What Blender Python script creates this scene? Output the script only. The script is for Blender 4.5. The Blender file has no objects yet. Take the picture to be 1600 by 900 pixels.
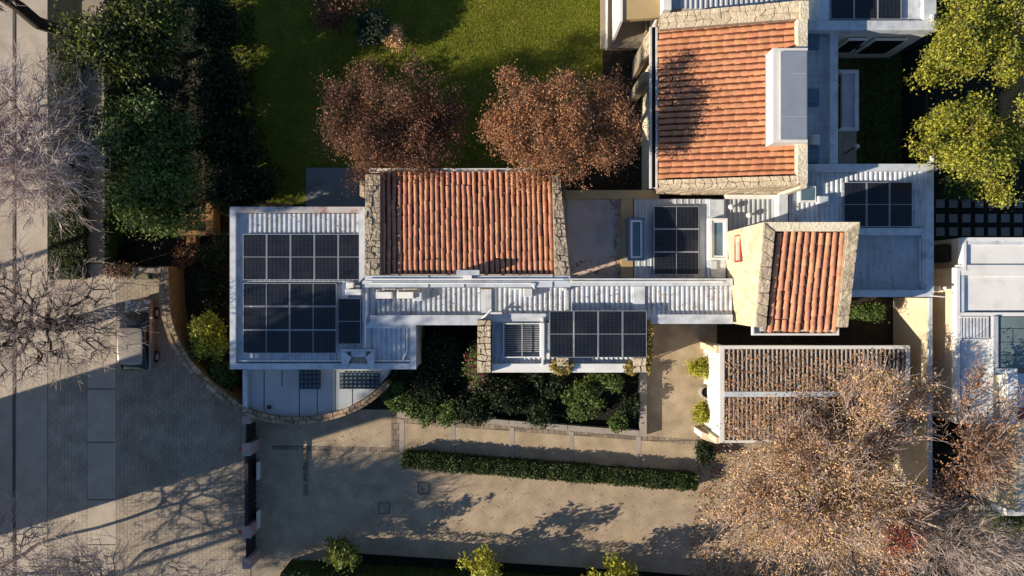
import bpy, math, random
import numpy as np
from mathutils import Vector, Matrix

# ------------------------------------------------------------------ camera, sky, sun, exposure
H = 37.78                       # drone height in metres
S0 = 0.034                      # metres per photo pixel on the ground
sc = bpy.context.scene
C = sc.collection
cam_d = bpy.data.cameras.new('drone_camera'); cam = bpy.data.objects.new('drone_camera', cam_d); C.objects.link(cam)
cam.location = (0, 0, H); cam.rotation_euler = (0, 0, 0)
cam_d.sensor_width = 36; cam_d.lens = 25; cam_d.clip_end = 1000
sc.camera = cam
SUN_AZ = math.radians(17)       # shadows run right and a little up
SUN_EL = math.radians(25)
w = bpy.data.worlds.new('World'); sc.world = w; w.use_nodes = True
nt = w.node_tree; bg = nt.nodes['Background']
sky = nt.nodes.new('ShaderNodeTexSky'); sky.sky_type = 'NISHITA'; sky.sun_disc = False
sky.sun_elevation = SUN_EL; sky.sun_rotation = math.atan2(-math.cos(SUN_AZ), -math.sin(SUN_AZ))
nt.links.new(sky.outputs[0], bg.inputs[0]); bg.inputs[1].default_value = 0.088; sky.ozone_density = 4.0; sky.dust_density = 0.2; sky.air_density = 1.0
sd = bpy.data.lights.new('sun', 'SUN'); sd.energy = 5; sd.angle = math.radians(0.5); sd.color = (1, 0.87, 0.69)
sun = bpy.data.objects.new('sun', sd); C.objects.link(sun)
sun_dir = Vector((math.cos(SUN_AZ)*math.cos(SUN_EL), math.sin(SUN_AZ)*math.cos(SUN_EL), -math.sin(SUN_EL)))
sun.rotation_euler = sun_dir.to_track_quat('-Z', 'Y').to_euler()
sc.view_settings.view_transform = 'Standard'; sc.view_settings.look = 'None'
sc.view_settings.exposure = 0.5; sc.view_settings.gamma = 1
sc.view_settings.use_curve_mapping = False

rng = np.random.default_rng(7)
random.seed(7)
def S(z): return S0*(1 - z/H)
def P(x, y, z=0.0): return np.array(((x-800)*S(z), (450-y)*S(z), z))
def PX(x, z): return (x-800)*S(z)
def PY(y, z): return (450-y)*S(z)

# ------------------------------------------------------------------ materials
M = {}
def mat(name, col, rough=0.8, var=0.25, scale=3.0, bump=0.0, bscale=None, rand=0.0, island=0.0, metal=0.0,
        spec=0.3, trans=0.0, dirt=None, dscale=0.5, damt=0.5, hue=0.0, streak=None):
    m = bpy.data.materials.new(name); m.use_nodes = True
    n = m.node_tree.nodes; l = m.node_tree.links
    b = n['Principled BSDF']; b.inputs['Roughness'].default_value = rough; b.inputs['Metallic'].default_value = metal
    b.inputs['Specular IOR Level'].default_value = spec
    geo = n.new('ShaderNodeNewGeometry')
    def noise(s, det=4):
        t = n.new('ShaderNodeTexNoise'); t.inputs['Scale'].default_value = s; t.inputs['Detail'].default_value = det
        l.new(geo.outputs['Position'], t.inputs['Vector']); return t.outputs['Fac']
    rgb = n.new('ShaderNodeRGB'); rgb.outputs[0].default_value = (*col, 1); cur = rgb.outputs[0]
    val = None
    def mathn(op, a, bv):
        t = n.new('ShaderNodeMath'); t.operation = op
        for i, q in enumerate((a, bv)):
            if isinstance(q, (int, float)): t.inputs[i].default_value = q
            else: l.new(q, t.inputs[i])
        return t.outputs[0]
    fac = 1.0
    if var: fac = mathn('MULTIPLY', mathn('ADD', mathn('MULTIPLY', mathn('SUBTRACT', noise(scale), 0.5), 4*var), 1.0), fac)
    if rand:
        oi = n.new('ShaderNodeObjectInfo')
        fac = mathn('MULTIPLY', mathn('ADD', mathn('MULTIPLY', mathn('SUBTRACT', oi.outputs['Random'], 0.5), 2*rand), 1.0), fac)
    if island:
        fac = mathn('MULTIPLY', mathn('ADD', mathn('MULTIPLY', mathn('SUBTRACT', geo.outputs['Random Per Island'], 0.5), 2*island), 1.0), fac)
    hsv = n.new('ShaderNodeHueSaturation'); l.new(cur, hsv.inputs['Color']); cur = hsv.outputs[0]
    if hue:
        src = geo.outputs['Random Per Island'] if island else n.new('ShaderNodeObjectInfo').outputs['Random']
        wn = n.new('ShaderNodeTexWhiteNoise'); wn.noise_dimensions = '1D'; l.new(src, wn.inputs['W'])
        l.new(mathn('ADD', mathn('MULTIPLY', mathn('SUBTRACT', wn.outputs['Value'], 0.5), 2*hue), 0.5), hsv.inputs['Hue'])
    if not isinstance(fac, float):
        l.new(mathn('MAXIMUM', fac, 0.05), hsv.inputs['Value'])
    if dirt:
        mx = n.new('ShaderNodeMix'); mx.data_type = 'RGBA'
        rp = n.new('ShaderNodeMapRange'); rp.inputs[1].default_value = 0.5; rp.inputs[2].default_value = 0.72
        rp.inputs[4].default_value = damt
        l.new(noise(dscale, 8), rp.inputs[0]); l.new(rp.outputs[0], mx.inputs[0])
        l.new(cur, mx.inputs[6]); mx.inputs[7].default_value = (*dirt, 1); cur = mx.outputs[2]
    if streak:
        mp = n.new('ShaderNodeMapping'); mp.inputs['Scale'].default_value = streak; l.new(geo.outputs['Position'], mp.inputs[0])
        tn = n.new('ShaderNodeTexNoise'); tn.inputs['Scale'].default_value = 1.0; tn.inputs['Detail'].default_value = 5; l.new(mp.outputs[0], tn.inputs['Vector'])
        rp = n.new('ShaderNodeMapRange'); rp.inputs[1].default_value = 0.50; rp.inputs[2].default_value = 0.78; rp.inputs[3].default_value = 1.0; rp.inputs[4].default_value = 0.72
        l.new(tn.outputs['Fac'], rp.inputs[0]); mx = n.new('ShaderNodeMix'); mx.data_type = 'RGBA'; mx.blend_type = 'MULTIPLY'; mx.inputs[0].default_value = 1
        cb = n.new('ShaderNodeCombineColor'); [l.new(rp.outputs[0], cb.inputs[i]) for i in range(3)]
        l.new(cur, mx.inputs[6]); l.new(cb.outputs[0], mx.inputs[7]); cur = mx.outputs[2]
    l.new(cur, b.inputs['Base Color'])
    if bump:
        bn = n.new('ShaderNodeBump'); bn.inputs['Strength'].default_value = 1.0; bn.inputs['Distance'].default_value = bump
        l.new(noise(bscale or scale*4, 6), bn.inputs['Height']); l.new(bn.outputs[0], b.inputs['Normal'])
    if trans:
        tr = n.new('ShaderNodeBsdfTranslucent'); l.new(cur, tr.inputs[0])
        ms = n.new('ShaderNodeMixShader'); ms.inputs[0].default_value = trans
        l.new(b.outputs[0], ms.inputs[1]); l.new(tr.outputs[0], ms.inputs[2])
        l.new(ms.outputs[0], n['Material Output'].inputs[0])
    M[name] = m; return m

def brickmat(name, col, mortar, bw, bh, msize=0.012, rough=0.85, rot=0.0, var=0.25, dirt=None, offset=0.5, cmix=0.25, damt=0.6, dscale=0.35, bd=0.012):
    m = mat(name, col, rough, var, 1.2, dirt=dirt, dscale=dscale, damt=damt)
    n = m.node_tree.nodes; l = m.node_tree.links; b = n['Principled BSDF']
    src = b.inputs['Base Color'].links[0].from_socket
    geo = n.new('ShaderNodeNewGeometry'); mp = n.new('ShaderNodeMapping'); mp.inputs['Rotation'].default_value = (0, 0, rot)
    l.new(geo.outputs['Position'], mp.inputs[0])
    br = n.new('ShaderNodeTexBrick'); l.new(mp.outputs[0], br.inputs['Vector'])
    br.inputs['Scale'].default_value = 1; br.inputs['Brick Width'].default_value = bw; br.inputs['Row Height'].default_value = bh
    br.inputs['Mortar Size'].default_value = msize; br.inputs['Mortar Smooth'].default_value = 0.3; br.offset = offset
    br.inputs['Color1'].default_value = (1-cmix,)*3+(1,); br.inputs['Color2'].default_value = (1+cmix,)*3+(1,)
    br.inputs['Mortar'].default_value = (*[a/max(c, .01) for a, c in zip(mortar, col)], 1)
    mu = n.new('ShaderNodeMix'); mu.data_type = 'RGBA'; mu.blend_type = 'MULTIPLY'; mu.inputs[0].default_value = 1
    l.new(src, mu.inputs[6]); l.new(br.outputs[0], mu.inputs[7]); l.new(mu.outputs[2], b.inputs['Base Color'])
    bn = n.new('ShaderNodeBump'); bn.inputs['Distance'].default_value = bd; bn.invert = True
    nz = n.new('ShaderNodeTexNoise'); nz.inputs['Scale'].default_value = 9
    l.new(geo.outputs['Position'], nz.inputs['Vector'])
    ad = n.new('ShaderNodeMath'); ad.operation = 'ADD'; l.new(br.outputs['Fac'], ad.inputs[0]); l.new(nz.outputs['Fac'], ad.inputs[1])
    l.new(ad.outputs[0], bn.inputs['Height']); l.new(bn.outputs[0], b.inputs['Normal'])
    return m

mat('soil', (0.030, 0.024, 0.016), 0.95, 0.4, 2.0, 0.05)
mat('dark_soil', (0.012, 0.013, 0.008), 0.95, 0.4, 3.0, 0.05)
mat('lawn', (0.125, 0.142, 0.010), 0.9, 0.34, 0.8, 0.04, 30, dirt=(0.20, 0.18, 0.02), dscale=0.45, damt=0.8)
mat('court_grass', (0.07, 0.085, 0.03), 0.9, 0.45, 2.2, 0.05, 14)
mat('asphalt', (0.42, 0.36, 0.295), 0.9, 0.2, 0.5, 0.01, 40, dirt=(0.23, 0.19, 0.155), dscale=0.9)
mat('pavement', (0.45, 0.385, 0.31), 0.9, 0.16, 1.6, 0.008, 30, dirt=(0.26, 0.215, 0.165), dscale=0.8)
mat('sidewalk', (0.29, 0.24, 0.18), 0.9, 0.18, 1.4, 0.01, 30, dirt=(0.18, 0.145, 0.11), dscale=0.7)
mat('kerb', (0.10, 0.085, 0.07), 0.9, 0.3, 2)
mat('crack', (0.03, 0.025, 0.02), 0.95, 0.3, 2)
brickmat('apron_brick', (0.40, 0.34, 0.27), (0.30, 0.255, 0.20), 0.36, 0.19, 0.018, rot=math.pi/2, cmix=.06, dirt=(0.26, 0.22, 0.175), dscale=.5, bd=.005)
brickmat('apron_cobble', (0.34, 0.285, 0.22), (0.25, 0.205, 0.16), 0.30, 0.20, 0.018, rot=math.pi/2, cmix=.07, dirt=(0.20, 0.165, 0.125), dscale=.4, damt=.8, bd=.005)
brickmat('drive_cobble', (0.41, 0.32, 0.22), (0.35, 0.27, 0.185), 0.17, 0.17, 0.012, rot=0.7, cmix=.05, dirt=(0.55, 0.45, 0.32), damt=1.0, dscale=0.13, bd=.004)
mat('gravel', (0.44, 0.345, 0.23), 0.95, 0.25, 1.3, 0.04, 26, dirt=(0.26, 0.185, 0.11), dscale=0.5)
brickmat('slab_edge', (0.25, 0.20, 0.15), (0.13, 0.10, 0.08), 0.3, 0.3, 0.02)
mat('rust_gravel', (0.22, 0.12, 0.045), 0.95, 0.3, 1.8, 0.04, 26)
mat('kerb_concrete', (0.36, 0.31, 0.26), 0.85, 0.16, 2.0, dirt=(0.2, 0.17, 0.14), dscale=1.0)
mat('white_metal', (0.60, 0.635, 0.68), 0.5, 0.09, 1.0, dirt=(0.37, 0.39, 0.42), dscale=1.8, damt=0.85, streak=(7, 0.8, 1))
mat('white_paint', (0.78, 0.77, 0.74), 0.6, 0.06, 1.2, dirt=(0.55, 0.54, 0.52), dscale=1.5)
mat('coping', (0.55, 0.59, 0.635), 0.5, 0.10, 0.8, dirt=(0.35, 0.37, 0.40), dscale=1.5, damt=0.8, streak=(3, 3, 1))
mat('coping_rust', (0.50, 0.46, 0.44), 0.6, 0.10, 2.0, dirt=(0.24, 0.09, 0.07), dscale=1.6, damt=1.0)
mat('grey_roof', (0.45, 0.48, 0.51), 0.6, 0.14, 0.7, dirt=(0.33, 0.33, 0.34), dscale=0.9, streak=(6, 0.8, 1))
mat('terrace_slab', (0.42, 0.45, 0.47), 0.75, 0.10, 0.9, dirt=(0.30, 0.33, 0.35), dscale=0.8)
mat('shaded_asphalt', (0.05, 0.05, 0.048), 0.9, 0.2, 0.8, 0.01, 40)  # neighbour's asphalt, darkened to stand in for the shade of the trees
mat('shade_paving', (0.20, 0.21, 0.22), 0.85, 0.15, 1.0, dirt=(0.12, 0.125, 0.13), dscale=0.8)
mat('beige_roof', (0.56, 0.46, 0.39), 0.9, 0.12, 1.2, dirt=(0.26, 0.20, 0.16), dscale=0.8)
mat('ochre', (0.42, 0.31, 0.16), 0.85, 0.15, 1.0)
mat('cream', (0.68, 0.57, 0.40), 0.85, 0.10, 0.8, dirt=(0.50, 0.40, 0.26), dscale=0.9)
mat('white_wall', (0.68, 0.66, 0.62), 0.85, 0.08, 1.0)
mat('lime_render', (0.72, 0.64, 0.48), 0.9, 0.14, 2.0, 0.05, 9, dirt=(0.48, 0.38, 0.25), dscale=1.6)
mat('stone', (0.46, 0.375, 0.265), 0.9, 0.35, 4.0, 0.08, 7, rand=0.16, hue=0.012, dirt=(0.20, 0.17, 0.135), dscale=2.2, damt=0.6)
mat('pale_stone', (0.57, 0.47, 0.33), 0.9, 0.25, 4.0, 0.05, 9, rand=0.08, hue=0.008, dirt=(0.42, 0.33, 0.23), dscale=1.5, damt=0.6)
mat('tan_stone', (0.33, 0.25, 0.165), 0.9, 0.3, 5.0, 0.04, 9, rand=0.35, hue=0.015, dirt=(0.15, 0.11, 0.08), dscale=2)
mat('mortar', (0.30, 0.245, 0.18), 0.95, 0.25, 4.0, 0.03)
mat('dark_mortar', (0.10, 0.08, 0.06), 0.95, 0.25, 4.0, 0.03)
mat('tile', (0.56, 0.26, 0.15), 0.8, 0.22, 5.0, 0.01, 20, rand=0.16, hue=0.010, dirt=(0.34, 0.16, 0.11), dscale=2.5, damt=0.7)
mat('tile_orange', (0.55, 0.245, 0.125), 0.8, 0.2, 5.0, 0.01, 20, rand=0.07, hue=0.006, dirt=(0.44, 0.18, 0.095), dscale=1.2, damt=0.7)
mat('tile_pan', (0.12, 0.04, 0.022), 0.9, 0.3, 3.0)
mat('gutter_paint', (0.66, 0.65, 0.63), 0.5, 0.1, 2.0, dirt=(0.35, 0.33, 0.3), dscale=1.5)
mat('alu', (0.50, 0.52, 0.54), 0.35, 0.05, 3, metal=0.3)
mat('white_plastic', (0.80, 0.80, 0.78), 0.4, 0.04, 3)
mat('dark_metal', (0.022, 0.022, 0.025), 0.5, 0.2, 3)
mat('black_void', (0.006, 0.006, 0.007), 0.8, 0.1, 3)
mat('blue_frame', (0.10, 0.17, 0.26), 0.5, 0.1, 3)
mat('glass_blue', (0.10, 0.17, 0.22), 0.08, 0.2, 0.8, spec=0.6)
mat('glass_green', (0.16, 0.22, 0.22), 0.1, 0.25, 0.8, spec=0.6)
mat('glass_dark', (0.012, 0.014, 0.016), 0.1, 0.1, 1, spec=0.6)
mat('shiny_sheet', (0.50, 0.53, 0.57), 0.28, 0.10, 1.5, metal=0.55)
mat('pink_stone', (0.42, 0.30, 0.27), 0.85, 0.15, 3)
mat('brick_orange', (0.30, 0.16, 0.065), 0.9, 0.3, 4, 0.02)
mat('olive_paint', (0.20, 0.17, 0.09), 0.7, 0.1, 2)
mat('red_lamp', (0.6, 0.06, 0.03), 0.4, 0.1, 3)
mat('red_frame', (0.36, 0.08, 0.05), 0.6, 0.1, 3)
mat('car_paint', (0.33, 0.29, 0.25), 0.3, 0.05, 2, metal=0.3, spec=0.5)
mat('tyre', (0.015, 0.015, 0.015), 0.9, 0.2, 4)
mat('pot', (0.33, 0.29, 0.25), 0.8, 0.2, 4)
mat('slat', (0.40, 0.37, 0.345), 0.6, 0.15, 3)
mat('litter_dark', (0.20, 0.13, 0.085), 0.95, 0.3, 4)
mat('bark', (0.085, 0.065, 0.05), 0.95, 0.3, 6)
mat('dark_bark', (0.035, 0.027, 0.022), 0.95, 0.3, 6)
mat('pale_bark', (0.60, 0.49, 0.45), 0.9, 0.25, 5, island=0.35)
mat('pale_bark_two', (0.50, 0.40, 0.35), 0.9, 0.25, 5, island=0.45)
def leafm(name, col, hue=0.02, isl=0.5, tr=0.3, rough=0.55): mat(name, col, rough, 0.2, 0.9, island=isl, hue=hue, trans=tr, spec=0.4)
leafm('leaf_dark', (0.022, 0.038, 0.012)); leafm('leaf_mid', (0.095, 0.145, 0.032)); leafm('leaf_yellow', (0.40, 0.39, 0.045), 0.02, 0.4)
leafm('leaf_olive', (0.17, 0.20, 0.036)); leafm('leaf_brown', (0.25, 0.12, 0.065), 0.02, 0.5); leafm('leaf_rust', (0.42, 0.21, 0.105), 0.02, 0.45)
leafm('leaf_copper', (0.67, 0.44, 0.245), 0.03, 0.5); leafm('leaf_litter', (0.36, 0.20, 0.105), 0.025, 0.5, 0.1, 0.9)
leafm('leaf_pink', (0.28, 0.06, 0.08), 0.03, 0.4); leafm('leaf_red', (0.36, 0.095, 0.055), 0.02, 0.4); leafm('leaf_ivy', (0.085, 0.10, 0.035), 0.02, 0.5)
leafm('leaf_gold', (0.34, 0.26, 0.06), 0.025, 0.4); leafm('leaf_hedge', (0.045, 0.07, 0.015), 0.015, 0.5); leafm('leaf_grass', (0.235, 0.26, 0.02), 0.015, 0.5)
leafm('flower_white', (0.6, 0.6, 0.5), 0.01, 0.2); leafm('leaf_bluish', (0.05, 0.075, 0.05), 0.01, 0.4)

# solar cell glass: near-black cells with fine pale busbar dashes (in the panel's own coordinates)
def cellmat(name, col, linec):
    m = bpy.data.materials.new(name); m.use_nodes = True; n = m.node_tree.nodes; l = m.node_tree.links
    b = n['Principled BSDF']; b.inputs['Roughness'].default_value = 0.22; b.inputs['Specular IOR Level'].default_value = 0.45
    tc = n.new('ShaderNodeTexCoord'); br = n.new('ShaderNodeTexBrick'); l.new(tc.outputs['Object'], br.inputs[0])
    br.offset = 0; br.inputs['Scale'].default_value = 1; br.inputs['Brick Width'].default_value = 0.184
    br.inputs['Row Height'].default_value = 0.092; br.inputs['Mortar Size'].default_value = 0.005; br.inputs['Mortar Smooth'].default_value = 0
    br.inputs['Color1'].default_value = (*col, 1); br.inputs['Color2'].default_value = (*[c*1.5 for c in col], 1); br.inputs['Mortar'].default_value = (*linec, 1)
    geo = n.new('ShaderNodeNewGeometry'); nz = n.new('ShaderNodeTexNoise'); nz.inputs['Scale'].default_value = 1.3; nz.inputs['Detail'].default_value = 6; l.new(geo.outputs['Position'], nz.inputs['Vector'])
    rp = n.new('ShaderNodeMapRange'); rp.inputs[1].default_value = 0.4; rp.inputs[2].default_value = 0.8; rp.inputs[4].default_value = 0.22; l.new(nz.outputs['Fac'], rp.inputs[0])
    mx = n.new('ShaderNodeMix'); mx.data_type = 'RGBA'; l.new(rp.outputs[0], mx.inputs[0]); l.new(br.outputs[0], mx.inputs[6]); mx.inputs[7].default_value = (.07, .065, .06, 1)
    l.new(mx.outputs[2], b.inputs['Base Color']); M[name] = m
cellmat('cells', (0.006, 0.008, 0.014), (0.05, 0.055, 0.06))

# ------------------------------------------------------------------ mesh helpers
ORG = {}
def npmesh(name, V, F, material, smooth=False):
    """fast mesh from arrays: V (n,3), F (m,k) all faces the same size"""
    me = bpy.data.meshes.new(name); V = np.asarray(V, np.float32); F = np.asarray(F, np.int32)
    me.vertices.add(len(V)); me.vertices.foreach_set('co', V.ravel())
    k = F.shape[1]; me.loops.add(F.size); me.loops.foreach_set('vertex_index', F.ravel())
    me.polygons.add(len(F)); me.polygons.foreach_set('loop_start', np.arange(0, F.size, k, dtype=np.int32))
    me.update(calc_edges=True)
    if smooth: me.polygons.foreach_set('use_smooth', np.ones(len(F), bool))
    me.materials.append(M[material]); return me

def link(name, me, parent=None, org=None):
    o = bpy.data.objects.new(name, me); C.objects.link(o)
    if parent is not None:
        o.parent = parent; org = ORG[parent]; me.transform(Matrix.Translation(-Vector(org)))
        ORG[o] = org
    elif org is not None:
        me.transform(Matrix.Translation(-Vector(org))); o.location = org; ORG[o] = tuple(org)
    else: ORG[o] = (0, 0, 0)
    return o

def tag(o, label, cat=None, group=None, kind=None):
    o['label'] = label
    if cat: o['category'] = cat
    if group: o['group'] = group
    if kind: o['kind'] = kind
    return o

def thing(name, org, label, cat, group=None):
    o = bpy.data.objects.new(name, None); C.objects.link(o); o.location = tuple(org); ORG[o] = tuple(float(a) for a in org)
    o.empty_display_size = 0.3
    return tag(o, label, cat, group)

class MB:
    def __init__(s): s.v = []; s.f = []
    def add(s, vs, fs):
        b = len(s.v); s.v += [tuple(map(float, p)) for p in vs]; s.f += [tuple(b+i for i in f) for f in fs]; return s
    def poly(s, pts): return s.add(pts, [tuple(range(len(pts)))])
    def hexa(s, bot, top):
        """prism between two matching rings (counter-clockwise seen from above)"""
        n = len(bot)
        return s.add(list(bot)+list(top), [tuple(range(n-1, -1, -1)), tuple(range(n, 2*n))] + [(i, (i+1) % n, n+(i+1) % n, n+i) for i in range(n)])
    def box(s, x0, x1, y0, y1, z0, z1):
        r = [(x0, y0), (x1, y0), (x1, y1), (x0, y1)]
        return s.hexa([(*p, z0) for p in r], [(*p, z1) for p in r])
    def pbox(s, x0, y0, x1, y1, zt, zb):
        """box with vertical sides whose top face covers photo pixels (x0,y0)-(x1,y1) at height zt"""
        return s.box(PX(x0, zt), PX(x1, zt), PY(y1, zt), PY(y0, zt), zb, zt)
    def prism(s, px, zt, zb):
        r = [P(x, y, zt)[:2] for x, y in px]
        a = sum(r[i][0]*r[(i+1) % len(r)][1]-r[(i+1) % len(r)][0]*r[i][1] for i in range(len(r)))
        if a < 0: r = r[::-1]
        return s.hexa([(*p, zb) for p in r], [(*p, zt) for p in r])
    def tube(s, pts, r, n=8, cap=True):
        pts = [Vector(p) for p in pts]; base = len(s.v); rr = r if isinstance(r, (list, tuple)) else [r]*len(pts)
        for i, p in enumerate(pts):
            t = (pts[min(i+1, len(pts)-1)]-pts[max(i-1, 0)]).normalized()
            u = t.cross(Vector((0, 0, 1)) if abs(t.z) < .9 else Vector((1, 0, 0))).normalized(); q = t.cross(u)
            for k in range(n):
                a = 2*math.pi*k/n; c = p+(u*math.cos(a)+q*math.sin(a))*rr[i]; s.v.append((c.x, c.y, c.z))
        for i in range(len(pts)-1):
            for k in range(n):
                s.f.append((base+i*n+k, base+i*n+(k+1) % n, base+(i+1)*n+(k+1) % n, base+(i+1)*n+k))
        if cap: s.f.append(tuple(base+k for k in range(n))); s.f.append(tuple(base+(len(pts)-1)*n+k for k in reversed(range(n))))
        return s
    def lathe(s, prof, c, n=16):
        base = len(s.v)
        for r, z in prof:
            for k in range(n):
                a = 2*math.pi*k/n; s.v.append((c[0]+r*math.cos(a), c[1]+r*math.sin(a), c[2]+z))
        for i in range(len(prof)-1):
            for k in range(n): s.f.append((base+i*n+k, base+i*n+(k+1) % n, base+(i+1)*n+(k+1) % n, base+(i+1)*n+k))
        return s
    def mesh(s, name, material, smooth=False):
        me = bpy.data.meshes.new(name); me.from_pydata(s.v, [], s.f); me.update()
        if smooth: me.polygons.foreach_set('use_smooth', np.ones(len(me.polygons), bool))
        me.materials.append(M[material]); return me
    def build(s, name, material, parent=None, org=None, smooth=False, bevel=0):
        o = link(name, s.mesh(name, material, smooth), parent, org)
        if bevel:
            b = o.modifiers.new('bevel', 'BEVEL'); b.width = bevel; b.segments = 2; b.limit_method = 'ANGLE'
        return o

def struct(name, mb, material, label=None):
    o = mb.build(name, material); o['kind'] = 'structure'
    if label: o['label'] = label
    return o
def sheet(name, px, z, material, label=None, kind='structure'):
    mb = MB(); r = [P(x, y, 0)[:2] for x, y in px]
    a = sum(r[i][0]*r[(i+1) % len(r)][1]-r[(i+1) % len(r)][0]*r[i][1] for i in range(len(r)))
    if a < 0: r = r[::-1]
    mb.poly([(*p, z) for p in r]); return struct(name, mb, material, label)
def slab(name, px, zt, material, label=None, zb=-0.05):
    return struct(name, MB().prism(px, zt, zb), material, label)

# ------------------------------------------------------------------ building helpers
def offset_poly(px, d):
    """inset a closed px polygon by d pixels with mitred corners"""
    n = len(px); a = sum(px[i][0]*px[(i+1) % n][1]-px[(i+1) % n][0]*px[i][1] for i in range(n)); sgn = 1 if a > 0 else -1
    out = []
    for i in range(n):
        p0, p1, p2 = (np.array(px[k % n], float) for k in (i-1, i, i+1))
        t0 = (p1-p0)/np.linalg.norm(p1-p0); t1 = (p2-p1)/np.linalg.norm(p2-p1)
        n0 = np.array((-t0[1], t0[0]))*sgn; n1 = np.array((-t1[1], t1[0]))*sgn
        m = (n0+n1); m = m/np.linalg.norm(m); out.append(p1+m*d/max(0.2, m.dot(n0)))
    return out
def copings(parent, px, wpx, zt, zb, material='coping', skip=(), mats={}):
    """a ring of parapet coping lengths, one object for each side"""
    inn = offset_poly(px, wpx); n = len(px)
    for i in range(n):
        if i in skip: continue
        q = [px[i], px[(i+1) % n], inn[(i+1) % n], inn[i]]
        MB().prism(q, zt, zb).build('coping', mats.get(i, material), parent)
        t = np.array(px[(i+1) % n], float)-np.array(px[i], float); 
def ribs(parent, x0, y0, x1, y1, z, pitch=0.24, rib=0.07, axis='y', material='white_metal', name='metal_roof', hgt=0.06):
    """trapezoidal ribbed metal sheet; the ribs run along y (up the picture) or x"""
    X0, X1, Y0, Y1 = PX(x0, z), PX(x1, z), PY(y1, z), PY(y0, z)
    if axis == 'x': X0, X1, Y0, Y1 = Y0, Y1, X0, X1
    n = max(1, round((X1-X0)/pitch)); p = (X1-X0)/n; prof = []
    for i in range(n):
        a = X0+i*p; prof += [(a, 0), (a+p-rib-0.04, 0), (a+p-rib-0.015, hgt), (a+p-0.025, hgt)]
    prof.append((X1, 0)); mb = MB()
    for (a, za), (b, zb_) in zip(prof[:-1], prof[1:]):
        q = [(a, Y0, z+za), (b, Y0, z+zb_), (b, Y1, z+zb_), (a, Y1, z+za)]
        if axis == 'x': q = [(q_[1], q_[0], q_[2]) for q_ in q][::-1]
        mb.poly(q)
    return mb.build(name, material, parent)

def stone_field(parent, patch, nu, nv, thick, material, jit=0.22, gap=0.018, name='stone', lift=0.0):
    """irregular stones over a curved patch(u,v)->(point, normal); every stone is its own object"""
    gu = np.zeros((nv+1, nu+1)); gv = np.zeros((nv+1, nu+1))
    for j in range(nv+1):
        for i in range(nu+1):
            ju = rng.uniform(-jit, jit) if 0 < i < nu else 0
            jv = rng.uniform(-jit, jit)*0.8 if 0 < j < nv else 0
            gu[j, i] = (i+ju)/nu; gv[j, i] = (j+jv)/nv
    for j in range(nv):
        sh = rng.uniform(-0.4, 0.4)/nu
        i = 0
        while i < nu:
            st = 2 if (rng.random() < 0.22 and i+2 <= nu) else 1
            e = 1 if i+st < nu else 0; a = 1 if i > 0 else 0
            uv = [(gu[j, i]+sh*a, gv[j, i]), (gu[j, i+st]+sh*e, gv[j, i+st]), (gu[j+1, i+st]+sh*e, gv[j+1, i+st]), (gu[j+1, i]+sh*a, gv[j+1, i])]
            i += st
            pts = [patch(u, v) for u, v in uv]; c = sum(p for p, _ in pts)/4; t = thick*rng.uniform(0.35, 0.9)
            # cut corners: two points a side makes each stone an octagon
            ring = []
            for k in range(4):
                p0, p1 = pts[k][0], pts[(k+1) % 4][0]; f = rng.uniform(0.03, 0.14); g = rng.uniform(0.03, 0.14)
                ring += [p0+(p1-p0)*f, p1+(p0-p1)*g]
            nrm = sum(q for _, q in pts)/4
            size = np.mean([np.linalg.norm(p-c) for p in ring]); k1 = max(0.6, 1-gap/size/1.4); k2 = k1*0.93
            rb = [c+(p-c)*k1 - nrm*0.02 for p in ring]; rm = [c+(p-c)*k1 + nrm*(t*0.65) for p in ring]; rt = [c+(p-c)*k2+nrm*t for p in ring]
            mb = MB(); m8 = len(ring); mb.add(rb+rm+rt, [(k, (k+1) % m8, m8+(k+1) % m8, m8+k) for k in range(m8)] +
                                             [(m8+k, m8+(k+1) % m8, 2*m8+(k+1) % m8, 2*m8+k) for k in range(m8)] + [tuple(range(2*m8, 3*m8))])
            # wind outward
            v = [Vector(q) for q in rt[:3]]
            if (v[1]-v[0]).cross(v[2]-v[0]).dot(Vector(nrm)) < 0: mb.f = [f[::-1] for f in mb.f]
            mb.build(name, material, parent)
def quad_patch(a, b, c, d):
    a, b, c, d = (np.array(q, float) for q in (a, b, c, d)); n = np.cross(b-a, d-a); n = n/np.linalg.norm(n)
    return lambda u, v: ((a*(1-u)+b*u)*(1-v)+(d*(1-u)+c*u)*v, n)
def up_patch(a, b, c, d):
    f = quad_patch(a, b, c, d)
    return lambda u, v: (f(u, v)[0], f(u, v)[1] if f(u, v)[1][2] >= 0 else -f(u, v)[1])

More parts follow.
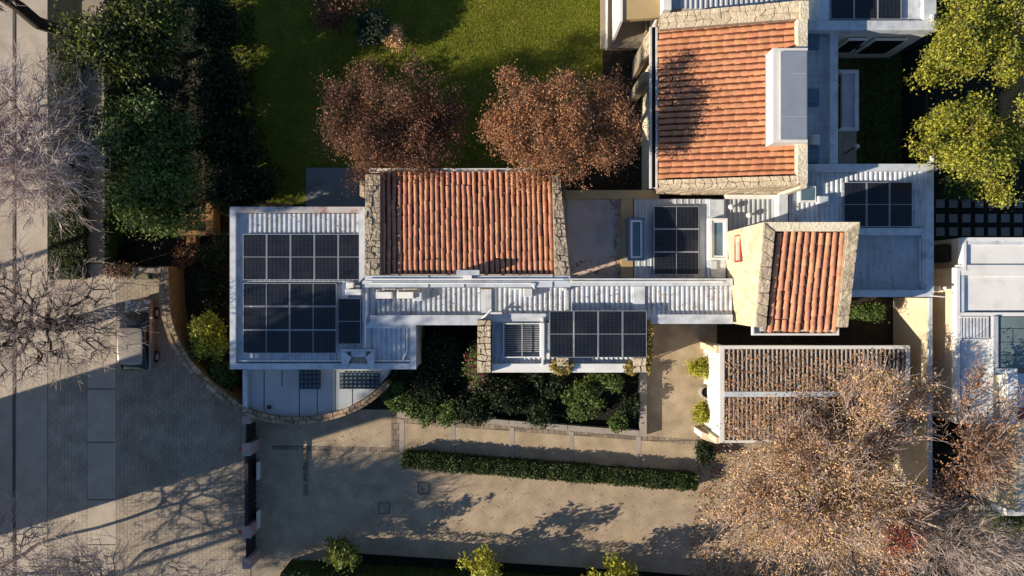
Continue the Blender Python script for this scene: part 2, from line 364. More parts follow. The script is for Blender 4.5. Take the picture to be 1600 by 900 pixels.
_tile_meshes = {}
def tile_roof(parent, rl, rr, er, el, ncol, nrow, material, wob=0.011, cap_after=10**9, r=0.5, flat=1.2):
    """barrel tiles in columns from the ridge (rl-rr) down to the eave (el-er); each tile one object"""
    rl, rr, er, el = (np.array(p, float) for p in (rl, rr, er, el))
    pan = MB(); n = np.cross(rr-rl, el-rl); n = n/np.linalg.norm(n); n = n if n[2] > 0 else -n
    nn = ncol*4
    for i in range(nn):           # wavy channel tiles beneath
        u0, u1 = i/nn, (i+1)/nn
        h0, h1 = (0.03*math.cos(2*math.pi*u*ncol) for u in (u0, u1))
        pan.poly([rl*(1-u0)+rr*u0+n*h0, el*(1-u0)+er*u0+n*h0, el*(1-u1)+er*u1+n*h1, rl*(1-u1)+rr*u1+n*h1])
    deck = pan.build('tile_roof', 'tile_pan', parent)
    key = (material,)
    if key not in _tile_meshes:
        _tile_meshes[key] = []
        for k in range(3):
            mb = MB(); seg = 7; vs = []
            for (y, rad, zz) in ((-0.54, 0.43, 0.0), (0.1, 0.50, 0.03), (0.60, 0.56, 0.10)):
                for s_ in range(seg+1):
                    a = math.pi*s_/seg; vs.append((-rad*math.cos(a), y, zz+rad*math.sin(a)*0.85))
            fs = [(q*(seg+1)+s_, q*(seg+1)+s_+1, (q+1)*(seg+1)+s_+1, (q+1)*(seg+1)+s_) for q in range(2) for s_ in range(seg)]
            fs.append(tuple(2*(seg+1)+s_ for s_ in range(seg+1)))
            mb.add(vs, fs); me = mb.mesh('tile', material)
            me.polygons.foreach_set('use_smooth', np.array([True]*(len(fs)-1)+[False])); _tile_meshes[key].append(me)
    extra = []
    for i in range(ncol):
        ph = rng.uniform(-.4, .4); off = 0
        for j in range(nrow):
            u = (i+0.5)/ncol; off = off*0.6+rng.normal(0, wob); vv = (j+0.5+(ph if 0 < j < nrow-1 else ph*.3))/nrow
            top = rl*(1-u)+rr*u; bot = el*(1-u)+er*u
            dn = bot-top; L = np.linalg.norm(dn)/nrow; dn = dn/np.linalg.norm(dn)
            ac = (rr*(1-vv)+er*vv)-(rl*(1-vv)+el*vv); W = np.linalg.norm(ac)/ncol; ac = ac-dn*ac.dot(dn); ac = ac/np.linalg.norm(ac)
            nz = np.cross(ac, dn); 
            if nz[2] < 0: ac = -ac; nz = -nz
            c = top*(1-vv)+bot*vv + ac*off + nz*0.02
            an = rng.normal(0, 0.018); ac2 = ac*math.cos(an)+dn*math.sin(an); dn2 = dn*math.cos(an)-ac*math.sin(an)
            mx = Matrix(((ac2[0]*W*r*1.42, dn2[0]*L, nz[0]*W*r*flat, c[0]), (ac2[1]*W*r*1.42, dn2[1]*L, nz[1]*W*r*flat, c[1]), (ac2[2]*W*r*1.42, dn2[2]*L, nz[2]*W*r*flat, c[2]), (0, 0, 0, 1)))
            me = _tile_meshes[key][int(rng.integers(3))]
            o = bpy.data.objects.new('tile', me); C.objects.link(o); o.parent = deck
            o.matrix_local = Matrix.Translation(-Vector(ORG[deck])) @ mx
    return deck

def bilin(a, b, c, d, u, v): return (np.array(a)*(1-u)+np.array(b)*u)*(1-v)+(np.array(d)*(1-u)+np.array(c)*u)*v

# ------------------------------------------------------------------ plants
def tube_arrays(p0, p1, r0, r1, n):
    t = p1-p0; L = np.linalg.norm(t, axis=1, keepdims=True); t = t/np.maximum(L, 1e-6)
    ref = np.where(np.abs(t[:, 2:3]) < 0.9, np.array([[0, 0, 1.]]), np.array([[1., 0, 0]]))
    u = np.cross(t, ref); u /= np.linalg.norm(u, axis=1, keepdims=True); q = np.cross(t, u)
    a = np.arange(n)*2*math.pi/n
    d = u[:, None, :]*np.cos(a)[None, :, None]+q[:, None, :]*np.sin(a)[None, :, None]
    V = np.stack([p0[:, None, :]+d*r0[:, None, None], p1[:, None, :]+d*r1[:, None, None]], 1)
    E = len(p0); base = (np.arange(E)*2*n)[:, None]; k = np.arange(n)[None, :]
    F = np.stack([base+k, base+(k+1) % n, base+n+(k+1) % n, base+n+k], 2).reshape(-1, 4)
    return V.reshape(-1, 3), F

def skeleton(base, top, attr, step=0.6, alpha=0.35, rtip=0.014, rexp=0.44, wander=0.12, trunk_bend=0.1):
    base = np.array(base, float); top = np.array(top, float); nt_ = 5
    N = np.zeros((len(attr)*8+20, 3)); par = np.full(len(N), -1); L = np.zeros(len(N)); n = 0
    for i in range(nt_):
        f = i/(nt_-1); N[n] = base*(1-f)+top*f+np.array([*rng.normal(0, trunk_bend, 2), 0])*math.sin(f*math.pi); par[n] = n-1; L[n] = 0; n += 1
    o = np.argsort(np.linalg.norm(attr-top, axis=1)+rng.normal(0, 0.3, len(attr)))
    first = nt_-2
    for p in attr[o]:
        d = np.linalg.norm(N[first:n]-p, axis=1); q = first+int(np.argmin(d+alpha*L[first:n])); dist = d[q-first]
        if dist < 0.05: continue
        k = max(1, int(dist/step)); a = N[q].copy(); prev = q
        for s_ in range(1, k+1):
            if n >= len(N)-1: break
            f = s_/k; pt = a+(p-a)*f
            if s_ < k: pt = pt+rng.normal(0, wander*dist/k, 3)+np.array([0, 0, 0.10*dist*math.sin(f*math.pi)])
            N[n] = pt; par[n] = prev; L[n] = L[prev]+np.linalg.norm(pt-N[prev]); prev = n; n += 1
    N = N[:n]; par = par[:n]; cnt = np.zeros(n); child = np.zeros(n, int)
    for i in range(1, n): child[par[i]] += 1
    for i in range(n-1, 0, -1):
        if child[i] == 0: cnt[i] = 1
        cnt[par[i]] += cnt[i]
    R = rtip*np.maximum(cnt, 1)**rexp
    return N, par, R, child

def leaves(centers, per, spread, size, up=0.15, aspect=0.55, squash=0.7):
    c = np.repeat(centers, per, 0); n = len(c); c = c+rng.normal(0, 1, (n, 3))*np.array([spread, spread, spread*squash])
    nr = rng.normal(0, 1, (n, 3)); nr /= np.linalg.norm(nr, axis=1, keepdims=True); nr[:, 2] = np.abs(nr[:, 2])+up; nr /= np.linalg.norm(nr, axis=1, keepdims=True)
    r = rng.normal(0, 1, (n, 3)); t = r-nr*np.sum(r*nr, 1, keepdims=True); t /= np.linalg.norm(t, axis=1, keepdims=True); b = np.cross(nr, t)
    s_ = (size*rng.uniform(0.6, 1.35, n))[:, None]
    bend = nr*s_*rng.uniform(-0.15, 0.25, (n, 1))
    V = np.stack([c-t*s_*0.5, c+b*s_*aspect*0.5+bend, c+t*s_*0.55, c-b*s_*aspect*0.5+bend], 1).reshape(-1, 3)
    return V, np.arange(n*4).reshape(-1, 4)

def crown_points(c, rad, n, k=24, shell=0.45, cr=0.3, flat=-0.5):
    d = rng.normal(0, 1, (k, 3)); d /= np.linalg.norm(d, axis=1, keepdims=True); d[:, 2] = np.maximum(d[:, 2], flat)
    cc = d*(rng.uniform(0, 1, (k, 1))**shell)*(1-cr*0.6)
    i = rng.integers(0, k, n); p = cc[i]+rng.normal(0, cr*0.5, (n, 3))
    p[:, 2] = np.maximum(p[:, 2], flat-0.2)
    return np.array(c)+p*np.array(rad)

def tree(name, base, crown, rpx, zc, rz, label, leaf=None, n=600, per=20, spread=0.3, size=0.16, bark='bark', rtip=0.014, trunk=0.5,
         cat='tree', group=None, k=24, cr=0.3, shell=0.45, rexp=0.44, sides=4, up=0.1, step=0.6, extra=None, squash=0.7, alpha=0.35, flat=-0.5, tscale=1.0, lobes=(), twigs=0, twl=0.6, twr=0.011, tbark=None, thick=0.0, gap=0.0):
    b = P(*base, 0); c = P(*crown, zc); rad = (rpx[0]*S(zc), rpx[1]*S(zc), rz)
    top = b+(c-b)*trunk; top[2] = max(0.3, (zc-rz*0.75)*1.0 if zc-rz*0.75 > 0.3 else 0.3)
    A = crown_points(c, rad, n, k, shell, cr, flat); A[:, 2] = np.maximum(A[:, 2], 0.15)
    for (lx, ly, lrx, lry, lz, lrz, ln) in lobes:
        A = np.vstack([A, crown_points(P(lx, ly, lz), (lrx*S(lz), lry*S(lz), lrz), ln, max(6, k//3), shell, cr, flat)])
    N, par, R, ch = skeleton(b, top, A, step=step, rtip=rtip, rexp=rexp, alpha=alpha)
    R[:4] *= tscale
    t = thing(name, b, label, cat, group)
    idx = np.arange(1, len(N)); V, F = tube_arrays(N[par[idx]], N[idx], R[par[idx]]*0.5+R[idx]*0.5, R[idx], sides)
    link('trunk', npmesh('trunk', V, F, bark), t)
    if twigs:
        fine = np.where((R < rtip*2.6) & (np.arange(len(N)) > 5))[0]; fine = np.repeat(fine, twigs)
        d0 = N[fine]-N[par[fine]]; d0 /= np.maximum(np.linalg.norm(d0, axis=1, keepdims=True), 1e-6)
        out = N[fine]-top; out /= np.maximum(np.linalg.norm(out, axis=1, keepdims=True), 1e-6)
        d1 = d0*.5+out*.7+rng.normal(0, .38, (len(fine), 3)); d1 /= np.linalg.norm(d1, axis=1, keepdims=True)
        s0 = N[par[fine]]+(N[fine]-N[par[fine]])*rng.random((len(fine), 1)); L_ = twl*rng.uniform(.4, 1.3, (len(fine), 1))
        m_ = s0+d1*L_*.55; e_ = m_+(d1+rng.normal(0, .3, d1.shape))*L_*.5; m_[:, 2] = np.maximum(m_[:, 2], .1); e_[:, 2] = np.maximum(e_[:, 2], .1)
        V1, F1 = tube_arrays(s0, m_, np.full(len(fine), twr), np.full(len(fine), twr*.85), 3); V2, F2 = tube_arrays(m_, e_, np.full(len(fine), twr*.85), np.full(len(fine), twr*.5), 3)
        link('twigs', npmesh('twigs', np.vstack([V1, V2]), np.vstack([F1, F2+len(V1)]), tbark or bark), t)
    if leaf:
        tips = N[5:][R[5:] < rtip*3.2]
        if gap:
            cell = np.floor(tips/0.75+rng.random(3)*9).astype(np.int64); hs = (cell[:, 0]*73856093 ^ cell[:, 1]*19349663 ^ cell[:, 2]*83492791) % 1000/1000.
            tips = tips[hs > gap]
        V, F = leaves(tips, per, spread, size, up, squash=squash); V[:, 2] = np.maximum(V[:, 2], 0.03)
        link('crown', npmesh('crown', V, F, leaf), t)
        if extra:
            V, F = leaves(tips[rng.random(len(tips)) < extra[1]], extra[2], spread*1.1, extra[3], up); V[:, 2] = np.maximum(V[:, 2], 0.03)
            link(extra[4], npmesh(extra[4], V, F, extra[0]), t)
    return t

def shrub(name, px, r, h, label, leaf, cat='shrub', group=None, per=14, size=0.13, n=None, zbase=0.0, extra=None, k=14, low=False):
    """px is where the middle of the foliage shows; the root stands straight below it"""
    zc = zbase+h*0.6; c = P(*px, zc); f = S(zc)/S(0)
    base = (800+(px[0]-800)*f, 450+(px[1]-450)*f)
    rx = r if isinstance(r, tuple) else (r, r)
    n = n or int(max(60, min(420, rx[0]*rx[1]*0.22)))
    b = P(*base, 0); b[2] = zbase; rad = (rx[0]*S(zc), rx[1]*S(zc), h*(0.6 if low else 0.42))
    A = crown_points(c, rad, n, k, 0.5, 0.34, -0.9); A[:, 2] = np.maximum(A[:, 2], zbase+0.08)
    top = b.copy(); top[2] = zbase+h*0.15
    N, par, R, ch = skeleton(b, top, A, step=0.35, rtip=0.008, trunk_bend=0.01)
    t = thing(name, b, label, cat, group); idx = np.arange(1, len(N))
    V, F = tube_arrays(N[par[idx]], N[idx], R[par[idx]]*0.5+R[idx]*0.5, R[idx], 3); link('stem', npmesh('stem', V, F, 'bark'), t)
    tips = N[5:]; V, F = leaves(tips, per, 0.2 if low else 0.13, size, 0.15); V[:, 2] = np.maximum(V[:, 2], zbase+0.02)
    link('foliage', npmesh('foliage', V, F, leaf), t)
    if extra:
        V, F = leaves(tips[rng.random(len(tips)) < extra[1]], extra[2], 0.14, extra[3], 0.6)
        link('flowers', npmesh('flowers', V, F, extra[0]), t)['kind'] = 'stuff'
    return t

def leaf_scatter(name, pts, size, material, parent=None, label=None, org=None, up=2.0, spread=0.03):
    V, F = leaves(np.asarray(pts, float), 1, spread, size, up, squash=0.4)
    o = link(name, npmesh(name, V, F, material), parent, org)
    o['kind'] = 'stuff'
    if label: o['label'] = label
    return o
def rand_px(poly, n, z):
    """random points in a px polygon at height z"""
    q = np.array(poly, float); out = []; lo = q.min(0); hi = q.max(0)
    while len(out) < n:
        p = rng.uniform(lo, hi, (n*2, 2)); inside = np.zeros(len(p), bool)
        for i in range(len(q)):
            a, b = q[i], q[i-1]
            c = ((a[1] > p[:, 1]) != (b[1] > p[:, 1])); 
            x = (b[0]-a[0])*(p[:, 1]-a[1])/((b[1]-a[1]) if abs(b[1]-a[1]) > 1e-9 else 1e-9)+a[0]
            inside ^= c & (p[:, 0] < x)
        out += list(p[inside])
    return np.array([P(x, y, z) for x, y in out[:n]])

# ------------------------------------------------------------------ ground, street, drive
struct('ground', MB().poly([(-200, -200, 0), (200, -200, 0), (200, 200, 0), (-200, 200, 0)]), 'soil')
sheet('street', [(-900, -900), (22, -900), (22, 1800), (-900, 1800)], 0.004, 'asphalt')
slab('street_kerb', [(19.5, -300), (23.5, -300), (23.5, 1200), (19.5, 1200)], 0.06, 'kerb')
slab('parking_lane', [(24, -300), (74, -300), (74, 1200), (24, 1200)], 0.03, 'pavement')
slab('sidewalk', [(128, -100), (163, -100), (163, 412), (128, 412)], 0.05, 'sidewalk')
slab('planting_strip', [(74.5, -100), (127.5, -100), (127.5, 436), (74.5, 436)], 0.04, 'dark_soil')
slab('brick_band', [(75, 436.5), (136, 436.5), (136, 1100), (75, 1100)], 0.035, 'apron_brick')
slab('concrete_band', [(136.5, 412.5), (181, 412.5), (181, 1100), (136.5, 1100)], 0.04, 'pavement')
slab('entrance_apron', [(181.5, 430), (262, 430), (272, 520), (330, 600), (390, 655), (392, 1000), (181.5, 1000)], 0.036, 'apron_cobble')
for y in (520, 607, 690, 780, 850):
    sheet('pavement_joint', [(137, y), (181, y), (181, y+1.2), (137, y+1.2)], 0.046, 'crack')
for (a, b) in (((60, 398), (0, 372)), ((76, 470), (60, 440))):
    pass
sheet('lawn', [(345, -60), (941, -60), (942, 110), (905, 270), (870, 300), (475, 320), (352, 310)], 0.012, 'lawn')
sheet('driveway', [(392, 640), (620, 640), (1005, 690), (1300, 700), (1340, 960), (392, 960)], 0.006, 'drive_cobble')
sheet('side_path', [(1005, 500), (1120, 500), (1120, 720), (1092, 740), (1005, 690)], 0.010, 'gravel')
sheet('garden_soil', [(600, 500), (1002, 500), (1002, 674), (620, 642)], 0.014, 'dark_soil')
sheet('border_soil', [(520, 862), (1010, 893), (1150, 905), (1150, 980), (520, 980)], 0.012, 'dark_soil')
sheet('court_lawn', [(1310, 80), (1420, 80), (1420, 262), (1310, 262)], 0.010, 'court_grass')
sheet('neighbour_yard', [(1420, 640), (1800, 640), (1800, 1000), (1420, 1000)], 0.010, 'dark_soil')
sheet('neighbour_paving', [(1535, 825), (1800, 825), (1800, 1000), (1520, 1000)], 0.016, 'shaded_asphalt')
sheet('rear_garden', [(1425, -60), (1800, -60), (1800, 400), (1425, 400)], 0.008, 'dark_soil')
sheet('front_path', [(392, 880), (465, 880), (500, 890), (500, 960), (392, 960)], 0.014, 'sidewalk')
sheet('tree_court', [(1100, 690), (1395, 690), (1410, 1000), (1105, 1000)], 0.009, 'gravel')

for px_ in ([(425, 696), (611, 699), (611, 706), (425, 703)], [(611.5, 643), (619, 644), (619, 706), (611.5, 706)], [(474, 704), (482, 704), (482, 775), (474, 775)]):
    sheet('cobble_band', px_, 0.012, 'slab_edge')

# five big slabs of the walkway with pale concrete strips between them
walk_x = [628, 708, 800, 893, 998, 1092]
def wt(x): return 656+(x-627)*(27/372)
def wb(x): return 707+(x-627)*(31/466)
wk = struct('walkway', MB().prism([(619, wt(619)-3), (1093, wt(1093)-2), (1093, wb(1093)), (619, wb(619))], 0.022, -0.05), 'slab_edge')
for i in range(5):
    a, b = walk_x[i]+4, walk_x[i+1]-1
    MB().prism([(a, wt(a)+5), (b, wt(b)+5), (b, wb(b)-1), (a, wb(a)-1)], 0.034, 0.0).build('slab', 'gravel', wk)
for i in range(5):
    a = walk_x[i]-4
    MB().prism([(a, wt(a)), (a+7.5, wt(a)), (a+7.5, wb(a)), (a, wb(a))], 0.042, 0.0).build('paving_strip', 'kerb_concrete', wk)

for (x, y, lab) in ((662, 763, 'square iron manhole cover in the cobbled drive below the hedge'), (600, 794, 'square iron manhole cover in the shaded drive, left of the other cover')):
    t = thing('manhole_cover', P(x, y, 0.006), lab, 'manhole', 'manhole covers in the drive')
    f = MB(); z = 0.018
    for (a, b, c, d) in ((-9, -9, 9, -8), (-9, 8, 9, 9), (-9, -8, -8, 8), (8, -8, 9, 8)): f.pbox(x+a, y+b, x+c, y+d, z, 0.0)
    f.build('frame', 'kerb', t); MB().pbox(x-7.6, y-7.6, x+7.6, y+7.6, 0.014, 0.0).build('lid', 'apron_cobble', t)

# stepping slabs in the rear garden
pads = thing('stepping_slabs', P(1480, 330, 0.01), 'grid of square grey stepping slabs in the dark garden by the white house', 'paving')
for r_, y in enumerate((318, 341, 362)):
    for c_ in range(-1, 12):
        x = 1463+c_*20.3
        if x < 1420: continue
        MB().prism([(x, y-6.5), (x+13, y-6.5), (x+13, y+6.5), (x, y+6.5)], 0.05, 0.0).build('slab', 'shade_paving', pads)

# ------------------------------------------------------------------ west wing: flat ribbed roof with solar arrays
def inner(px, d): return [tuple(q) for q in offset_poly(px, d)]
ZR, ZC = 3.8, 4.08
A = thing('flat_roofed_wing', P(480, 450, 0), 'flat white metal roofed wing with two solar arrays beside the curved stone wall', 'building')
Aout = [(359, 323), (570, 323), (570, 432), (577, 432), (577, 504), (650, 504), (650, 577), (359, 577)]
Abody = [(x, y) for x, y in inner(Aout, 1.5)]
MB().prism(Abody, ZR-0.06, 0).build('wall', 'cream', A)
copings(A, Aout, 9, ZC, ZR-0.2, skip=(2, 3), mats={0: 'coping_rust'})
ribs(A, 386, 334, 569, 443, ZR, 0.235, 0.085)
MB().pbox(368, 332, 386.5, 568, ZR, ZR-0.1).build('flat_flashing', 'white_metal', A)
ribs(A, 386.6, 443.5, 566, 566, ZR, 0.30, 0.05, hgt=0.04)
ribs(A, 579, 506, 634, 568, ZR, 0.235, 0.085)
MB().pbox(634.3, 506, 642, 568, ZR+0.02, ZR-0.1).build('flat_flashing', 'white_metal', A)
MB().pbox(566, 437, 577, 505, ZR+0.18, ZR-0.1).build('roof_kerb', 'coping', A)
MB().pbox(566, 505.3, 578.6, 547, ZR+0.15, ZR-0.1).build('roof_kerb', 'coping', A)
d = MB(); d.pbox(371, 563, 640, 565, ZR+0.16, ZR-0.05); d.build('drain_pipe', 'white_paint', A)
d = MB(); d.pbox(386, 438.6, 566, 441, ZR+0.10, ZR); d.build('cable_tray', 'alu', A)
MB().tube([P(636, 512, ZR+.1), P(636, 548, ZR+.1), P(628, 566, ZR+.1)], 0.05).build('drain_pipe', 'white_paint', A)
MB().tube([P(573, 440, ZR+.25), P(573, 490, ZR+.25), P(571, 500, ZR+.25), P(571, 543, ZR+.25)], 0.045).build('drain_pipe', 'white_paint', A)
# sunken hopper in the lower parapet
hp = MB(); hp.hexa([P(535, 574, ZC+.02), P(539, 574, ZC+.02), P(549, 560, ZC-.6), P(535.5, 548, ZC+.0)][::1], [P(533, 576, ZC+.1), P(541, 576, ZC+.1), P(549, 558, ZC+.1), P(533, 547, ZC+.1)])
hp.pbox(533, 546, 585, 549, ZC+.12, ZC-.6); hp.hexa([P(579, 574, ZC), P(585, 574, ZC), P(585, 548, ZC), P(572, 560, ZC)], [P(577, 576, ZC+.1), P(585, 576, ZC+.1), P(585, 547, ZC+.1), P(571, 558, ZC+.1)])
hp.pbox(549, 549, 571, 558, ZC+.06, ZC-.6); hp.build('roof_hopper', 'coping', A)
MB().pbox(548, 558.4, 572, 572, ZC-.02, ZC-.7).build('hopper_floor', 'sidewalk', A)

def panel(cx, cy, wpx, hpx, z, label, group, tilt=0.0):
    """one solar panel: alu frame, two half-cell glass blocks with a pale seam between, two rails"""
    c = P(cx, cy, z); t = thing('solar_panel', c, label, 'solar panel', group); s = S(z); w_, h_ = wpx*s, hpx*s
    key = (round(wpx), round(hpx))
    port = h_ > w_; f = 0.02
    def B(nm, boxes, m):
        mb = MB()
        for b in boxes: mb.box(*b)
        o = bpy.data.objects.new(nm, mb.mesh(nm, m)); C.objects.link(o); o.parent = t; ORG[o] = tuple(c); return o
    B('frame', [(-w_/2, w_/2, -h_/2, -h_/2+f, -.03, .008), (-w_/2, w_/2, h_/2-f, h_/2, -.03, .008), (-w_/2, -w_/2+f, -h_/2+f, h_/2-f, -.03, .008), (w_/2-f, w_/2, -h_/2+f, h_/2-f, -.03, .008)], 'alu')
    g = 0.010
    if port: bl = [(-w_/2+f, w_/2-f, g, h_/2-f), (-w_/2+f, w_/2-f, -h_/2+f, -g)]; seam = (-w_/2+f, w_/2-f, -g, g, -.02, .003)
    else: bl = [(-w_/2+f, -g, -h_/2+f, h_/2-f), (g, w_/2-f, -h_/2+f, h_/2-f)]; seam = (-g, g, -h_/2+f, h_/2-f, -.02, .003)
    for b in bl: B('cell_block', [(*b, -.02, 0.0)], 'cells')
    B('seam', [seam], 'alu')
    for k in (-.3, .3):
        r = (-w_/2, w_/2, k*h_-.02, k*h_+.02, -.14, -.031) if port else (k*w_-.02, k*w_+.02, -h_/2, h_/2, -.14, -.031)
        B('rail', [r], 'alu')
    t.rotation_euler.x = tilt
    return t
ordn = ['first', 'second', 'third', 'fourth', 'fifth']
for i in range(5):
    panel(379.3+18.6+i*37.3, 401.5, 36.6, 71.5, ZR+.2, 'upright dark solar panel, %s from the left in the top row of the left wing' % ordn[i], 'top row array on the left wing')
for r_, rn in enumerate(('upper', 'middle', 'lower')):
    for i, sd_ in enumerate(('left', 'right')):
        panel(416+i*73.2, 460.4+r_*36.8, 72.6, 36, ZR+.2, 'sideways dark solar panel, %s one in the %s row of the left wing block' % (sd_, rn), 'block array on the left wing')
panel(545.7, 502, 36, 71.5, ZR+.24, 'single upright dark solar panel standing right of the six-panel block', 'block array on the left wing')
# white roof appliance by the corner of the array
t = thing('roof_unit', P(551, 452, ZR), 'small white outdoor unit on the left wing between the two arrays', 'air conditioner')
MB().pbox(539, 452, 564, 461, ZR+.5, ZR+.06).build('casing', 'white_plastic', t, bevel=.02); MB().pbox(541, 441, 553, 451, ZR+.35, ZR+.05).build('duct', 'white_paint', t, bevel=.04)
MB().pbox(555, 446, 562, 451.5, ZR+.3, ZR+.05).build('bracket', 'alu', t)

# lower curved terrace with grated skylights
T = thing('curved_terrace', P(490, 600, 0), 'blue grey slab terrace roof inside the curved stone wall below the left wing', 'terrace')
ZT = 1.5
arc = [(380, 575), (380, 643), (405, 646), (433, 650), (461, 652), (489, 650), (517, 645), (544, 636), (570, 622), (590, 606), (603, 590), (610, 575)]
MB().prism(arc, ZT, 0).build('deck', 'terrace_slab', T)
for x, y0, y1 in ((412, 578, 643), (440, 578, 604), (467, 604, 650), (495, 604, 648), (523, 578, 642), (550, 606, 632)):
    MB().pbox(x, y0, x+1.2, y1, ZT+.006, ZT-.02).build('joint', 'crack', T)
MB().pbox(379, 578, 386, 643, ZT+.25, ZT-.2).build('edge_kerb', 'coping', T)
for (x0, y0, x1, y1, nx, ny) in ((468, 579, 500, 607, 5, 4), (531, 583, 592, 607, 9, 4)):
    sk = MB().pbox(x0, y0, x1, y1, ZT+.05, ZT-.05).build('skylight', 'glass_blue', T); gm = MB()
    for i in range(nx+1): xx = x0+(x1-x0)*i/nx; gm.pbox(xx-.6, y0-.5, xx+.6, y1+.5, ZT+.16, ZT+.13)
    for j in range(ny+1): yy = y0+(y1-y0)*j/ny; gm.pbox(x0-.5, yy-.6, x1+.5, yy+.6, ZT+.125, ZT+.10)
    gm.build('grate', 'dark_metal', sk)
MB().lathe([(0.10, 0), (0.10, .12), (0.0, .13)], P(421, 636, ZT)).build('roof_drain', 'dark_metal', T)

# curved stone wall: mortar core with two rows of cap stones
cw = [(256, 416), (256, 440), (258, 478), (263, 506), (274, 537), (293, 568), (314, 590), (336, 609), (358, 626), (380, 641), (405, 651), (433, 656), (461, 658), (489, 656), (517, 651), (544, 642.5), (572, 629), (592, 613), (606, 598)]
ZW = 1.7
W = thing('curved_stone_wall', P(300, 570, 0), 'long curved wall with rough stone cap sweeping round the left wing', 'wall')
def resample(pts, n):
    p = np.array(pts, float); d = np.r_[0, np.cumsum(np.linalg.norm(np.diff(p, axis=0), axis=1))]; s = np.linspace(0, d[-1], n)
    return np.stack([np.interp(s, d, p[:, 0]), np.interp(s, d, p[:, 1])], 1), d[-1]
cl, clen = resample(cw, 120)
# smooth the path
for _ in range(6): cl[1:-1] = (cl[:-2]+2*cl[1:-1]+cl[2:])/4
tg = np.gradient(cl, axis=0); tg /= np.linalg.norm(tg, axis=1, keepdims=True); nm = np.stack([tg[:, 1], -tg[:, 0]], 1)
wid = np.interp(np.linspace(0, 1, 120), [0, .12, .35, .55, .8, 1], [8, 7.5, 6.8, 5.8, 5.2, 4.6])
def wall_core(a_off, b_off, zt, zb, name, m, parent):
    mb = MB(); L_ = []; 
    for i in range(120): L_.append((P(*(cl[i]+nm[i]*a_off*wid[i]), zt), P(*(cl[i]+nm[i]*b_off*wid[i]), zt)))
    for i in range(119):
        (a, b), (c, d_) = L_[i], L_[i+1]
        mb.poly([a, b, d_, c]); mb.poly([(a[0], a[1], zb), a, c, (c[0], c[1], zb)]); mb.poly([b, (b[0], b[1], zb), (d_[0], d_[1], zb), d_])
    a, b = L_[0]; mb.poly([a, (a[0], a[1], zb), (b[0], b[1], zb), b]); a, b = L_[-1]; mb.poly([a, b, (b[0], b[1], zb), (a[0], a[1], zb)])
    return mb.build(name, m, parent)
wall_core(1, -1, ZW, 0, 'core', 'brick_orange', W)
def wpatch(u, v):
    f = u*119; i = min(int(f), 118); g = f-i; c = cl[i]*(1-g)+cl[i+1]*g; nn_ = nm[i]*(1-g)+nm[i+1]*g; w_ = wid[i]*(1-g)+wid[i+1]*g
    return P(*(c+nn_*w_*(1.05-2.1*v)), ZW), np.array((0, 0, 1.))
stone_field(W, wpatch, 56, 2, 0.10, 'tan_stone', 0.3, 0.022)

# wall stub with vines, cabinet at the entrance
t = thing('entrance_wall', P(215, 425, 0), 'low plastered wall with dry vines left of the curved wall end', 'wall')
MB().pbox(165, 417, 249, 423, 1.5, 0).build('wall', 'sidewalk', t); MB().pbox(166, 424, 247, 429, 1.1, 0).build('ledge', 'litter_dark', t)
V, F = leaves(rand_px([(165, 415), (212, 416), (212, 431), (165, 431)], 900, 1.5), 1, .12, .12, .4); link('vine', npmesh('vine', V, F, 'leaf_litter'), t)
t = thing('meter_cabinet', P(228, 430, 0), 'olive metal cabinet set against the entrance wall', 'cabinet')
MB().pbox(208, 420, 250, 436, 1.7, 0.0).build('casing', 'olive_paint', t, bevel=.02); MB().pbox(207, 419, 251, 426, 1.78, 1.71).build('lid', 'sidewalk', t); MB().pbox(234, 428, 249.5, 435, 1.715, 1.69).build('opening', 'black_void', t)

# brick planter under the trees
t = thing('brick_planter', P(310, 340, 0), 'low orange brick planter wall by the dark evergreen at the left', 'planter')
MB().pbox(321, 307, 333, 365, 0.9, 0).build('long_wall', 'brick_orange', t); MB().pbox(273, 360, 320.7, 367, 0.9, 0).build('short_wall', 'brick_orange', t)
MB().pbox(291, 367.5, 305, 379, 0.6, 0).build('step', 'brick_orange', t)
leaf_scatter('fallen_leaves', rand_px([(285, 335), (320, 335), (320, 360), (285, 360)], 500, 0.3), 0.14, 'leaf_litter', label='dry brown leaves lying inside the brick planter')

# ------------------------------------------------------------------ main tiled hall
B = thing('tiled_hall', P(730, 350, 0), 'hall with a red barrel tile roof between two stone gable walls, centre of the photo', 'building')
zE, zRd = 4.9, 6.0
MB().hexa([P(580, 428, zRd)*[1, 1, 0], P(880, 428, zRd)*[1, 1, 0], P(874, 272, zE)*[1, 1, 0], P(580, 272, zE)*[1, 1, 0]], [P(580, 428, zRd)-[0, 0, .12], P(880, 428, zRd)-[0, 0, .12], P(874, 272, zE)-[0, 0, .12], P(580, 272, zE)-[0, 0, .12]]).build('wall', 'cream', B)
tile_roof(B, P(595, 428, zRd), P(867, 428, zRd), P(863, 270, zE), P(595, 270, zE), 32, 9, 'tile')
def cap_wall(parent, outer, stones, nu, nv, m, thick=.08, base=0.0, core='mortar', jit=.3, gap=.016):
    """stone-capped wall: outer = four (x,y,z) px corners of its top in ring order (counter-clockwise)"""
    q = [P(*p) for p in outer]
    a = sum(q[i][0]*q[(i+1) % 4][1]-q[(i+1) % 4][0]*q[i][1] for i in range(4))
    if a < 0: q = q[::-1]
    wl = MB().hexa([p*[1, 1, 0]+[0, 0, base] for p in q], q).build('stone_wall', core, parent)
    stone_field(wl, up_patch(*q) if nu >= nv else up_patch(q[1], q[2], q[3], q[0]), nu, nv, thick, m, jit, gap)
    return wl
